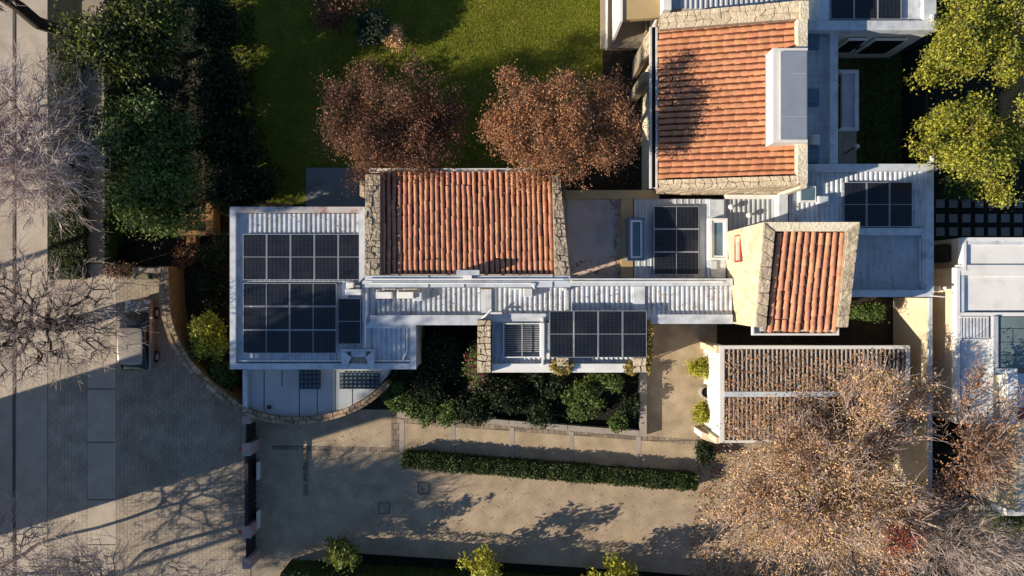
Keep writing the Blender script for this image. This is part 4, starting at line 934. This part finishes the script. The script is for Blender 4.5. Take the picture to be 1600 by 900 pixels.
MB().pbox(1588, 662.3, 1760, 800, 3.6, 0).build('lower_block', 'cream', Nn); MB().pbox(1594, 638, 1760, 655, zn+.2, zn+.101).build('roof_strip', 'red_frame', Nn)
MB().pbox(1574, 796, 1760, 806, 2.2, 0).build('garden_wall', 'white_paint', Nn)
X = PX(1505, zn+.03)
wn_ = MB().box(X-.02, X+.2, PY(409, 2.0), PY(385, 2.0), 0.9, 3.0).build('window', 'glass_dark', Nn)
fm = MB(); Y0, Y1 = PY(409, 2.0), PY(385, 2.0); fm.box(X-.04, X+.1, Y0-.07, Y0, .85, 3.05).box(X-.04, X+.1, Y1, Y1+.07, .85, 3.05); fm.build('frame', 'dark_metal', wn_)
t = thing('wall_light', P(1475, 452, 0), 'small white wall light on the cream side of the white house', 'lamp'); X = PX(1495, zn+.03); MB().box(X-.12, X, PY(456, 3), PY(447, 3), 2.6, 3.0).build('shade', 'white_plastic', t, bevel=.02); MB().box(X-.05, X, PY(453, 3), PY(450, 3), 2.45, 2.59).build('bracket', 'white_paint', t)
t = thing('crenellated_wall', P(1545, 805, 0), 'low stepped cream wall behind twigs below the white house', 'wall')
MB().pbox(1460, 803, 1574, 806, 1.2, 0).build('wall', 'cream', t)
for i in range(7): MB().pbox(1515+i*9, 790, 1521+i*9, 802.5, 1.0, 0).build('block', 'cream', t)

# ------------------------------------------------------------------ slatted pergola with its white wall
R = thing('slatted_pergola', P(1270, 615, 0), 'large slatted pergola covered in brown leaves beside the copper tree', 'pergola')
zp = 2.9
MB().pbox(1125, 540, 1132, 692, zp+.05, 0).build('side_wall', 'white_wall', R)
MB().pbox(1119, 540, 1124.7, 552, zp+.02, 0).build('pier', 'cream', R); MB().pbox(1119, 684, 1124.7, 693, zp+.02, 0).build('pier', 'cream', R)
MB().pbox(1132.3, 540, 1422, 545.5, zp+.06, zp-.25).build('beam', 'white_wall', R); MB().pbox(1132.3, 688, 1422, 692, zp+.06, zp-.25).build('beam', 'white_wall', R)
MB().pbox(1416, 546, 1422, 687.7, zp+.06, zp-.25).build('beam', 'white_wall', R); MB().pbox(1132.3, 612, 1415.7, 620, zp+.07, zp-.25).build('beam', 'coping', R)
MB().pbox(1132.5, 546, 1415.5, 687.5, zp-.14, zp-.18).build('cover_sheet', 'litter_dark', R)
MB().pbox(1416, 546, 1422, 688, zp-.26, 0).build('back_wall', 'cream', R)
for i in range(41):
    x = 1139+i*6.78
    for y0, y1 in ((546, 611.7), (620.3, 687.7)): MB().pbox(x, y0, x+1.6, y1, zp+.04, zp-.1).build('slat', 'slat', R)
MB().prism([(1102, 702), (1125, 706), (1125, 712), (1102, 706)], 0.3, 0)
t = thing('low_white_wall', P(1110, 700, 0), 'short sloping white wall at the lower left corner of the pergola', 'wall'); MB().prism([(1097, 676), (1120, 684), (1119, 693), (1097, 685)], 1.6, 0).build('wall', 'white_wall', t); MB().prism([(1096.5, 675), (1120.5, 683.5), (1119.5, 693.5), (1096.5, 685.8)], 1.66, 1.602).build('cap', 'cream', t)
pts = rand_px([(1132, 547), (1418, 547), (1418, 687), (1132, 687)], 10500, zp)
pts[:, 2] = zp+np.where(rng.random(len(pts)) < .6, .03, -.12)
keep = rng.random(len(pts)) < np.clip(.25+(450-pts[:, 1]/S(zp)-0)*0+(-(pts[:, 1])/S(zp)-100)/110, .2, 1)
leaf_scatter('fallen_leaves', pts[keep], .15, 'leaf_litter', label='thick brown fallen leaves lying over the pergola slats')

# gate, pillars
gt = thing('entrance_gate', P(398, 770, 0), 'dark sliding metal gate between pinkish pillars at the drive', 'gate')
for (y0, y1) in ((663, 692), (713, 822), (842, 872)):
    MB().pbox(384, y0, 386, y1, 1.25, 0.02).build('panel', 'dark_metal', gt)
for y in np.arange(716, 820, 9.0): MB().pbox(383.2, y, 386.8, y+1.2, 1.35, 0.02).build('bar', 'dark_metal', gt)
MB().pbox(382.5, 713.5, 387.5, 821.5, 1.41, 1.352).build('rail', 'dark_metal', gt)
for (y0, y1) in ((723, 751), (800, 828)): MB().pbox(400.5, y0, 402, y1, .5, 0.02).build('guide', 'white_paint', gt)
for i, (y0, y1, lab) in enumerate(((650, 662.5, 'pinkish gate pillar touching the curved stone wall'), (692.5, 712.5, 'pinkish square gate pillar with red lamp, above the gate leaf'), (822.5, 841.5, 'pinkish square gate pillar with red lamp, below the gate leaf'), (872.5, 889.5, 'lowest pinkish gate pillar by the bottom edge'))):
    t = thing('gate_pillar', P(390, (y0+y1)/2, 0), lab, 'pillar', 'gate pillars')
    MB().pbox(378.5, y0+.5, 391.5, y1-.5, 1.4, 0).build('shaft', 'pink_stone', t); MB().pbox(378, y0, 392, y1, 1.48, 1.402).build('cap', 'pink_stone', t, bevel=.02)
    if i in (1, 2): MB().pbox(372, (y0+y1)/2-2, 377.7, (y0+y1)/2+1, 1.2, 1.05).build('lamp', 'red_lamp', t)

# low L-shaped kerb wall round the planted bed
t = thing('garden_kerb', P(800, 660, 0), 'low pale concrete kerb wall round the planted bed', 'kerb')
ks = [(620, 642), (705, 649), (795, 657), (887, 664.5), (1000, 673)]
for i in range(4):
    (a, b), (c, d_) = ks[i], ks[i+1]; MB().prism([(a+.4, b), (c-.4, d_), (c-.4, d_+8.5), (a+.4, b+8.5)], .45, 0).build('segment', 'kerb_concrete', t)
MB().prism([(1000, 583), (1010.5, 583), (1010.5, 682.5), (1000, 681.5)], .45, 0).build('segment', 'kerb_concrete', t)

# ------------------------------------------------------------------ parked car, pot
def car(cx, cy, Lm, Wm, label):
    """hatchback parked along the picture's y axis, nose towards the top"""
    c = P(cx, cy, 0.04); t = thing('parked_car', c, label, 'car')
    def ring(y, w_, z0, z1): return [(-w_/2*.94, y, z0), (-w_/2, y, (z0+z1)/2), (-w_/2*.90, y, z1), (w_/2*.90, y, z1), (w_/2, y, (z0+z1)/2), (w_/2*.94, y, z0)]
    def loft(rings, nm, m):
        mb = MB(); vs = [np.array(p)+c for r in rings for p in r]; k = len(rings[0]); fs = []
        for i in range(len(rings)-1):
            for j in range(k): fs.append((i*k+j, (i+1)*k+j, (i+1)*k+(j+1) % k, i*k+(j+1) % k))
        fs.append(tuple(range(k))); fs.append(tuple((len(rings)-1)*k+j for j in reversed(range(k))))
        mb.add(vs, fs); o = mb.build(nm, m, t, smooth=True); sm_ = o.modifiers.new('round', 'SUBSURF'); sm_.levels = sm_.render_levels = 2; return o
    h = Lm/2
    body = loft([ring(-h, Wm*.82, .3, .78), ring(-h+.12, Wm*.93, .25, .92), ring(-h+.7, Wm, .22, .98), ring(0, Wm, .22, .96), ring(h-1.2, Wm, .22, .93), ring(h-.4, Wm*.94, .24, .82), ring(h-.1, Wm*.84, .28, .70), ring(h, Wm*.70, .32, .6)], 'body', 'car_paint')
    def cr(y, w_, z): return [(-w_/2, y, .94), (-w_/2, y, .95), (-w_/2*.98, y, z), (w_/2*.98, y, z), (w_/2, y, .95), (w_/2, y, .94)]
    loft([cr(-h+.05, Wm*.80, .99), cr(-h+.10, Wm*.86, 1.05), cr(-h+.5, Wm*.90, 1.42), cr(-.2, Wm*.92, 1.52), cr(.45, Wm*.90, 1.46), cr(1.10, Wm*.90, 1.05), cr(1.2, Wm*.86, .98)], 'cabin', 'glass_dark')
    def rf(y, w_, z): return [(-w_/2, y, z-.05), (-w_/2, y, z-.03), (-w_/2*.9, y, z), (w_/2*.9, y, z), (w_/2, y, z-.03), (w_/2, y, z-.05)]
    loft([rf(-h+.38, Wm*.66, 1.38), rf(-h+.5, Wm*.78, 1.46), rf(-.9, Wm*.82, 1.51), rf(-.2, Wm*.82, 1.53), rf(.3, Wm*.78, 1.49), rf(.42, Wm*.68, 1.45)], 'roof', 'car_paint')
    for sx in (-1, 1):
        for y in (-h+.7, h-.75):
            wv = MB(); 
            for k in range(1): wv.tube([c+np.array((sx*Wm*.40, y, .29)), c+np.array((sx*Wm*.497, y, .29))], .30, 16)
            tw = wv.build('wheel', 'tyre', t); MB().tube([c+np.array((sx*Wm*.498, y, .29)), c+np.array((sx*Wm*.505, y, .29))], .19, 12).build('rim', 'alu', tw)
        MB().box(*(c[0]+np.sort([sx*Wm*.49, sx*Wm*.58])), c[1]+.85, c[1]+.95, c[2]+.92, c[2]+1.05).build('mirror', 'car_paint', t)
        MB().box(*(c[0]+np.sort([sx*Wm*.22, sx*Wm*.38])), c[1]+h-.25, c[1]+h-.08, c[2]+.6, c[2]+.76).build('headlight', 'white_plastic', t)
car(226, 522, 3.75, 1.62, 'dark grey hatchback parked under the bare tree beside the curved stone wall')
t = thing('stone_pot', P(1101, 611, 0), 'big round stone pot between the two yellow topiary balls', 'pot')
MB().lathe([(.20, 0), (.36, .25), (.38, .5), (.30, .68), (.34, .74), (.28, .74), (.26, .6), (0, .58)], P(1099, 610, .05), 20).build('bowl', 'pot', t, smooth=True); MB().lathe([(0, .60), (.25, .61)], P(1099, 610, .05), 16).build('soil', 'dark_soil', t)

# ------------------------------------------------------------------ bare street trees
tree('bare_street_tree', (112, 268), (-5, 225), (165, 158), 6.0, 2.4, 'pale bare tree spreading over the ivy strip at the left edge', None, n=1700, bark='pale_bark', rtip=.016, k=60, cr=.28, shell=.5, rexp=.45, sides=4, step=.5, alpha=.15, twigs=5, twl=.8, twr=.0085)
tree('bare_street_tree', (128, 502), (20, 508), (215, 118), 5.2, 2.2, 'bare tree with dark limbs reaching over the parked car', None, n=1500, bark='bark', rtip=.012, k=60, cr=.28, shell=.5, rexp=.50, sides=5, step=.45, alpha=.20, tscale=1.2, twigs=4, twl=.6, twr=.0095, tbark='pale_bark_two')
tree('bare_street_tree', (118, 68), (-70, -60), (190, 140), 7.0, 2.6, 'thick dark trunk leaning out of the top left corner', None, n=900, bark='dark_bark', rtip=.016, k=40, rexp=.47, sides=5, trunk=.55, tscale=1.2, twigs=2, tbark='pale_bark_two')
tree('bare_street_tree', (225, 862), (165, 925), (200, 105), 4.6, 2.2, 'bare twiggy tree at the bottom left edge beside the gate', None, n=1500, bark='pale_bark_two', rtip=.011, k=60, cr=.28, shell=.5, rexp=.36, sides=3, step=.45, alpha=.22, twigs=3, twl=.65, twr=.0095)
tree('bare_street_tree', (60, 850), (-20, 900), (150, 140), 4.6, 2.2, 'bare twiggy tree in the very bottom left corner', None, n=1000, bark='pale_bark_two', rtip=.011, k=50, cr=.28, shell=.5, rexp=.36, sides=3, step=.45, alpha=.22, twigs=3, twl=.65, twr=.0095)

# ------------------------------------------------------------------ evergreens on the left
GE = 'evergreens along the left garden'
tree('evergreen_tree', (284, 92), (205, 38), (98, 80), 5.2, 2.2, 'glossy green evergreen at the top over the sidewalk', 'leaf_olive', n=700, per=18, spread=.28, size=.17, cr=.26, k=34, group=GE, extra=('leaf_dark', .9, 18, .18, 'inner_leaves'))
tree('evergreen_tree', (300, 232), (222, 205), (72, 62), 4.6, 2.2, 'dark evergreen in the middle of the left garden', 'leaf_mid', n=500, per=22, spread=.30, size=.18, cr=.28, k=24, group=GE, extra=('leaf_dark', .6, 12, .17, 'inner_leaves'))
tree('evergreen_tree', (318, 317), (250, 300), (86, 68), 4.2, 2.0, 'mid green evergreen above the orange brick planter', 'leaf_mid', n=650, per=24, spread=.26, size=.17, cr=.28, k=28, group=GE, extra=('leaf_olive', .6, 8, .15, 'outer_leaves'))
tree('evergreen_tree', (395, 315), (358, 298), (38, 32), 2.6, 1.2, 'round dark shrub tree at the corner of the left wing', 'leaf_dark', n=220, per=20, spread=.25, size=.16, group=GE)
for i, (x, y, r_, h_, lab) in enumerate(((335, 45, (36, 52), 2.7, 'black green laurel added to shade the left lawn, top one'), (345, 140, (36, 52), 2.6, 'black green laurel added to shade the left lawn, middle one'), (355, 228, (36, 48), 2.5, 'black green laurel added to shade the left lawn, bottom one'), (385, 288, (34, 24), 2.2, 'black green laurel added for shade nearest the top left corner of the left wing'))):
    shrub('shade_laurel', (x, y), r_, h_, lab, 'leaf_dark', group='laurels added to shade the left lawn', per=22, n=520, size=.20, k=30, low=True)  # added to keep the low sun off the left lawn
shrub('yellow_green_bush', (326, 535), (34, 40), 2.6, 'yellow green bush between the curved wall and the left wing', 'leaf_yellow', per=20, size=.17, n=420, extra=('leaf_olive', .7, 12, .15))
shrub('dark_bush', (346, 588), (20, 30), 2.0, 'dark green bush in the lower crook of the curved wall', 'leaf_mid', per=18, n=260)
for i, (x, y, r, h_, lab) in enumerate(((325, 400, 26, 1.2, 'low dark shrub left of the left wing near its top'), (330, 440, 24, 1.1, 'low dark shrub left of the left wing near its middle'), (335, 478, 20, 1.0, 'low dark shrub above the yellow green bush'), (290, 400, 22, .9, 'low brown dark shrub above the curved wall end'), (190, 395, 20, .8, 'low ground shrub beside the sidewalk end'), (350, 385, 18, 1.6, 'narrow green shrub against the upper left wing corner'))):
    shrub('low_shrub', (x, y), r, h_, lab, 'leaf_dark' if i != 3 else 'leaf_brown', group='low shrubs by the left wing', per=12)

# ------------------------------------------------------------------ brown trees by the hall
tree('russet_tree', (640, 228), (612, 198), (126, 106), 4.6, 2.0, 'dark russet tree standing left above the tiled hall', 'leaf_brown', n=1500, per=34, spread=.20, size=.09, gap=.06, cr=.22, k=56, shell=.4, rtip=.010, bark='bark', group='russet trees behind the tiled hall', step=.4, twigs=1, twl=.4, twr=.008)
tree('russet_tree', (864, 230), (876, 190), (132, 112), 5.7, 2.3, 'brighter russet tree standing right above the tiled hall', 'leaf_rust', n=1500, per=36, spread=.18, size=.095, gap=.12, cr=.19, k=60, shell=.4, rtip=.010, bark='bark', group='russet trees behind the tiled hall', step=.4, twigs=1, twl=.5, twr=.008)

# ------------------------------------------------------------------ copper tree and its neighbours
tree('copper_tree', (1275, 745), (1290, 785), (198, 185), 5.0, 2.6, 'huge copper leaved tree spreading over the pergola, lower right', 'leaf_copper', n=2200, per=24, spread=.20, size=.105, gap=.24, cr=.20, k=90, shell=.42, rtip=.012, bark='bark', sides=4, step=.5, extra=('leaf_gold', .10, 7, .13, 'gold_leaves'), alpha=.25, lobes=((1385, 640, 85, 80, 5.2, 1.8, 450), (1265, 700, 80, 50, 4.6, 1.5, 220)), twigs=2, twl=.7, twr=.010, tbark='pale_bark')
tree('brown_yard_tree', (1442, 700), (1530, 690), (70, 120), 5.6, 2.2, 'sparse brown tree in front of the white house corner', 'leaf_rust', n=600, per=6, spread=.20, size=.12, cr=.24, k=30, bark='dark_bark', rtip=.011, step=.4, twigs=2, twl=.5, twr=.009, tbark='pale_bark_two')
tree('bare_yard_tree', (1430, 805), (1500, 850), (110, 85), 5.0, 2.2, 'pinkish bare twiggy tree at the bottom right', None, n=1100, bark='bark', rtip=.011, k=44, cr=.26, shell=.5, rexp=.38, sides=3, step=.4, alpha=.2, twigs=3, twl=.6, twr=.0085, tbark='pale_bark_two')
tree('red_leaved_tree', (1312, 765), (1410, 834), (24, 34), 6.2, 1.0, 'small bright red crown showing among the copper twigs', 'leaf_red', n=120, per=12, spread=.22, size=.10, k=14, cr=.2)
shrub('red_shrub', (1402, 896), (20, 12), 2.2, 'small red leaved shrub at the bottom edge under twigs', 'leaf_red', per=16, size=.16, n=120)
shrub('green_yard_shrub', (1552, 822), (26, 16), 1.4, 'rounded green shrub below the stepped cream wall', 'leaf_olive', per=16)
shrub('green_yard_shrub', (1594, 820), (10, 10), 1.2, 'green shrub at the right edge below the low white wall', 'leaf_mid', per=16)
shrub('wall_shrub', (1352, 486), (34, 16), 2.6, 'dark green shrub between stone tower and boundary wall', 'leaf_mid', per=18)

# ------------------------------------------------------------------ yellow-green trees, upper right
GY = 'yellow green trees at the upper right'
tree('yellow_green_tree', (1452, 118), (1542, 66), (106, 90), 5.4, 2.6, 'upper yellow green tree at the top right corner', 'leaf_yellow', n=900, per=28, spread=.19, size=.125, gap=.2, cr=.20, k=40, group=GY, extra=('leaf_olive', .6, 10, .17, 'inner_leaves'))
tree('yellow_green_tree', (1452, 250), (1542, 222), (106, 92), 5.4, 2.6, 'lower yellow green tree above the white house', 'leaf_yellow', n=900, per=28, spread=.19, size=.125, gap=.2, cr=.20, k=40, group=GY, extra=('leaf_olive', .6, 10, .17, 'inner_leaves'))
shrub('dark_shrub', (1520, 300), (50, 16), 1.8, 'dark shrub under the lower yellow green tree', 'leaf_mid', per=16)
shrub('olive_shrub', (1490, 25), (28, 30), 3.0, 'olive green shrub beside the top right house corner', 'leaf_olive', per=18)

# ------------------------------------------------------------------ planted bed
GB = 'shrubs in the planted bed'
bed = [(910, 628, 32, 1.7, 'leaf_mid', 'bright rounded shrub near the right end of the planted bed'), (946, 596, 26, 1.6, 'leaf_mid', 'light green shrub just below the four panels'),
       (800, 622, 34, 1.5, 'leaf_dark', 'olive tinged shrub in the middle of the planted bed'), (985, 636, 18, 1.1, 'leaf_dark', 'small green shrub in the right corner of the planted bed'),
       (850, 645, 24, 1.2, 'leaf_dark', 'low dark shrub right of the middle of the planted bed'), (695, 558, 40, 2.0, 'leaf_dark', 'dark shrub with white flowers in the notch below the corridor'),
       (655, 637, 32, 0.8, 'leaf_mid', 'low green shrub at the left tip of the planted bed'), (738, 640, 28, 1.2, 'leaf_dark', 'dark shrub left of the middle by the kerb'),
       (665, 600, 34, 1.4, 'leaf_dark', 'dark shrub by the lower right corner of the left wing'), (873, 605, 22, 1.3, 'leaf_dark', 'dark shrub right under the tube collector parapet'),
       (965, 660, 16, .9, 'leaf_mid', 'tiny shrub at the bottom right of the planted bed'), (622, 612, 24, 1.1, 'leaf_mid', 'green shrub hugging the right end of the curved wall'),
       (760, 600, 26, 1.2, 'leaf_dark', 'dark shrub below the stone end wall'), (830, 595, 22, 1.1, 'leaf_dark', 'dark shrub under the middle of the annex parapet'), (700, 645, 22, .9, 'leaf_mid', 'small green shrub along the left kerb')]
for x, y, r, h_, lf, lab in bed:
    shrub('bed_shrub', (x, y), r, h_, lab, lf, group=GB, per=18, size=.15, extra=('flower_white', .06, 3, .09) if 'white' in lab else None)
shrub('bougainvillea', (745, 565), (18, 32), 4.6, 'pink flowering climber against the stone end wall', 'leaf_mid', per=10, n=200, extra=('leaf_pink', .5, 8, .12))
for (x, y, rx, ry, lab) in ((878, 573, 17, 11, 'golden ivy clump on the left pier of the annex parapet'), (985, 575, 9, 9, 'golden ivy clump on the right pier of the annex parapet'), (1013, 540, 5, 44, 'golden ivy hanging along the right edge of the annex')):
    zz = 4.1; pts = []
    t = thing('golden_ivy', P(x, y, zz-.2), lab, 'ivy', 'golden ivy on the annex'); n = int(rx*ry*5.0)
    a = rng.uniform(0, 2*math.pi, n); q = np.sqrt(rng.uniform(0.12 if rx > 10 else 0, 1, n)); pts = np.array([P(x+rx*q[i]*math.cos(a[i]), y+ry*q[i]*math.sin(a[i]), zz+rng.uniform(-.5, .25)) for i in range(n)])
    V, F = leaves(pts, 1, .05, .15, .4); link('foliage', npmesh('foliage', V, F, 'leaf_gold'), t)
    MB().tube([P(x, y, .0), P(x, y, zz-.4)], .03, 5).build('stem', 'bark', t)

# topiary and small trees
shrub('topiary_ball', (1097, 577), (20, 15), 1.3, 'loose yellow green topiary above the stone pot', 'leaf_yellow', per=18, n=220, size=.12, group='topiary by the pergola wall')
shrub('topiary_ball', (1098, 645), (15, 16), 1.3, 'round yellow green topiary below the stone pot', 'leaf_yellow', per=22, n=220, size=.12, group='topiary by the pergola wall')
shrub('corner_shrub', (1102, 706), (12, 21), 1.3, 'dark green shrub at the lower left corner of the pergola', 'leaf_dark', per=20, n=220, size=.12)
GS = 'small trees along the bottom border'
shrub('border_tree', (532, 866), (29, 32), 3.2, 'leftmost small green tree on the bottom border', 'leaf_olive', cat='tree', group=GS, per=14, n=100, size=.19)
shrub('border_tree', (752, 884), (35, 34), 3.4, 'middle small yellow green tree on the bottom border', 'leaf_yellow', cat='tree', group=GS, per=13, n=100, size=.19)
shrub('border_tree', (955, 900), (42, 32), 3.4, 'rightmost small yellow green tree on the bottom border', 'leaf_yellow', cat='tree', group=GS, per=13, n=100, size=.19)

# lawn shrubs
shrub('lawn_shrub', (582, 40), (28, 28), 2.2, 'bluish green shrub on the lawn near the top', 'leaf_bluish', per=20, n=320, size=.13)
shrub('lawn_shrub', (617, 58), (18, 18), 1.5, 'small tan green shrub on the lawn right of the bluish one', 'leaf_copper', per=14, n=160, size=.11)
shrub('dark_lawn_shrub', (520, 25), (32, 26), 2.0, 'dark brown shrub left of the bluish lawn shrub', 'leaf_brown', per=16, n=200)
tree('dark_garden_tree', (560, -10), (535, -30), (60, 36), 3.2, 1.6, 'dark leafy tree cut by the top edge above the lawn', 'leaf_brown', n=260, per=16)

# hedge
def hedge(name, a, b, wpx, h, label, leaf, nleaf, zbase=0.02, core='leaf_hedge'):
    (x0, y0), (x1, y1) = a, b; t = thing(name, P((x0+x1)/2, (y0+y1)/2, 0), label, 'hedge')
    p0, p1 = P(x0, y0, h), P(x1, y1, h); d = (p1-p0)[:2]; Lh = np.linalg.norm(d); d /= Lh; nn_ = np.array((-d[1], d[0])); hw = wpx/2*S(h)
    mb = MB(); n = int(Lh/.35)+2
    for i in range(n):
        f = i/(n-1); c = p0[:2]*(1-f)+p1[:2]*f; j = rng.uniform(.78, .98); k = hw*.86*rng.uniform(.88, 1.05)
        for s_, z in ((-1, zbase), (-1, h*.82*j), (-.5, h*.95*j), (.5, h*.95*j), (1, h*.82*j), (1, zbase)): mb.v.append((c[0]+nn_[0]*k*s_, c[1]+nn_[1]*k*s_, z))
    for i in range(n-1):
        for j in range(5): mb.f.append((i*6+j, (i+1)*6+j, (i+1)*6+j+1, i*6+j+1))
    mb.f.append((5, 4, 3, 2, 1, 0)); mb.f.append(tuple((n-1)*6+j for j in range(6)))
    mb.build('core', core, t)
    u = rng.uniform(0, 1, nleaf); s_ = rng.uniform(-1, 1, nleaf); top = rng.random(nleaf) < .62
    bmp = np.interp(u, np.linspace(0, 1, 40), rng.uniform(-.10, .10, 40))
    z = np.where(top, h+bmp+rng.normal(0, .05, nleaf)-.15*np.abs(s_)**4, rng.uniform(zbase, h, nleaf)); off = np.where(top, s_, np.sign(s_)*(1+rng.normal(0, .06, nleaf)))*hw*(1+bmp)
    pts = np.stack([p0[0]+(p1[0]-p0[0])*u+nn_[0]*off, p0[1]+(p1[1]-p0[1])*u+nn_[1]*off, z], 1)
    V, F = leaves(pts, 1, .03, .11, .25); link('foliage', npmesh('foliage', V, F, leaf), t)
hedge('clipped_hedge', (628, 720), (1091, 756), 24, .9, 'long clipped dark green hedge between walkway and drive', 'leaf_hedge', 16000)
hedge('ivy_bed', (101, 290), (104, 436), 50, .5, 'low ivy bed filling the planting strip at the left, lower length', 'leaf_ivy', 9000)
hedge('ivy_bed', (100, 72), (101, 288), 48, .5, 'low ivy bed filling the planting strip at the left, upper length', 'leaf_ivy', 11000)
hedge('vine_fence', (165, 95), (165, 415), 5, 1.6, 'dark vine covered fence along the inner side of the sidewalk', 'leaf_dark', 4000)
hedge('ivy_edge', (598, 606), (626, 640), 24, .6, 'low ivy spilling over the right end of the curved wall', 'leaf_mid', 1800)
hedge('south_hedge', (430, 922), (1300, 975), 40, 2.6, 'tall hedge along the bottom boundary, just outside the picture', 'leaf_hedge', 14000)

# grass blades over the part of the lawn nearest the light, leaf litter
pts = rand_px([(350, -10), (941, -10), (941, 120), (900, 268), (352, 305)], 90000, .03)
V, F = leaves(pts, 1, .0, .10, .15, aspect=.25); o = link('grass', npmesh('grass', V, F, 'leaf_grass')); tag(o, 'short mown green grass of the lawn', kind='stuff')
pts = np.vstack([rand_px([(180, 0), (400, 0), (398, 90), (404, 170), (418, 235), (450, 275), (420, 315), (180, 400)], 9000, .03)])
V, F = leaves(pts, 1, .06, .16, .5); o = link('ground_cover', npmesh('ground_cover', V, F, 'leaf_dark')); tag(o, 'dark leaves added to stand in for deep shade beside the evergreens at the left', kind='stuff')  # dark leaves over the lawn edge deepen the shade by colour
pts = rand_px([(1345, 85), (1415, 85), (1415, 255), (1345, 255)], 9000, .03)
V, F = leaves(pts, 1, .05, .14, .5); o = link('ground_cover', npmesh('ground_cover', V, F, 'leaf_mid')); tag(o, 'dark ground cover in the shaded courtyard', kind='stuff')
leaf_scatter('fallen_leaves', rand_px([(1095, 700), (1420, 700), (1420, 930), (1070, 930)], 5000, .03), .13, 'leaf_litter', label='brown leaves fallen on the gravel under the copper tree')

leaf_scatter('fallen_leaves', rand_px([(500, 120), (740, 120), (1000, 120), (1000, 300), (880, 262), (560, 262), (480, 262)], 1500, .04), .09, 'leaf_litter', label='brown leaves fallen on the lawn under the russet trees')
leaf_scatter('fallen_leaves', np.vstack([rand_px([(580, 452), (1140, 450), (1140, 488), (580, 490)], 260, ZR+.08), rand_px([(372, 335), (566, 335), (566, 365), (372, 365)], 60, ZR+.08), rand_px([(1235, 268), (1440, 268), (1440, 450), (1340, 450), (1340, 360), (1235, 350)], 160, ZR+.08)]), .09, 'leaf_litter', label='few dry leaves blown onto the white metal roofs')
leaf_scatter('fallen_leaves', rand_px([(400, 650), (1090, 700), (1090, 860), (400, 860)], 500, .03), .08, 'leaf_litter', label='few dry leaves blown over the drive')

# ------------------------------------------------------------------ what stands outside the picture, or is added there, and throws its shadow in
t = thing('apartment_block', P(-330, 700, 0), 'tall pale apartment block across the street, left of the picture', 'building')
x1 = PX(-75, 0); y0, y1 = PY(860, 0), PY(699, 0)
MB().box(x1-6, x1, y0, y1, 0, 11.3).build('wall', 'cream', t); MB().box(x1-6.1, x1+.1, y0-.1, y1+.1, 11.302, 11.6).build('roof', 'coping', t)
for k in range(3):
    for j in range(2): wv = MB().box(x1+.004, x1+.05, y0+.8+j*2.3, y0+2.0+j*2.3, 1.2+k*3.3, 2.7+k*3.3).build('window', 'glass_dark', t)
for (sx_, sy_, sz_, back, rr_, lab) in ((500., 560., 3.8, 25.0, 3.2, 'tall evergreen street tree standing left of the picture, nearest the gate'), (505., 795., 0., 30.0, 2.3, 'tall evergreen added left of the picture to shade the drive by the gate'), (610., 215., 2., 33.0, 2.6, 'tall evergreen added left of the picture to shade the lawn and dark russet tree')):
  q = P(sx_, sy_, sz_)   # crown set sunward so its shade falls here; drive and lawn trees are added
  cx_, cy_, cz_ = q[0]-back*math.cos(SUN_AZ), q[1]-back*math.sin(SUN_AZ), sz_+back*math.tan(SUN_EL)
  bx, by = 800+cx_/S0, 450-cy_/S0; f_ = S0/S(cz_)
  tree('outer_tree', (bx, by), (800+(bx-800)*f_, 450+(by-450)*f_), (rr_/S(cz_), rr_/S(cz_)), cz_, 2.3, lab, 'leaf_dark', n=420, per=26, spread=.4, size=.30, k=26, cr=.32, group='street trees outside the picture')
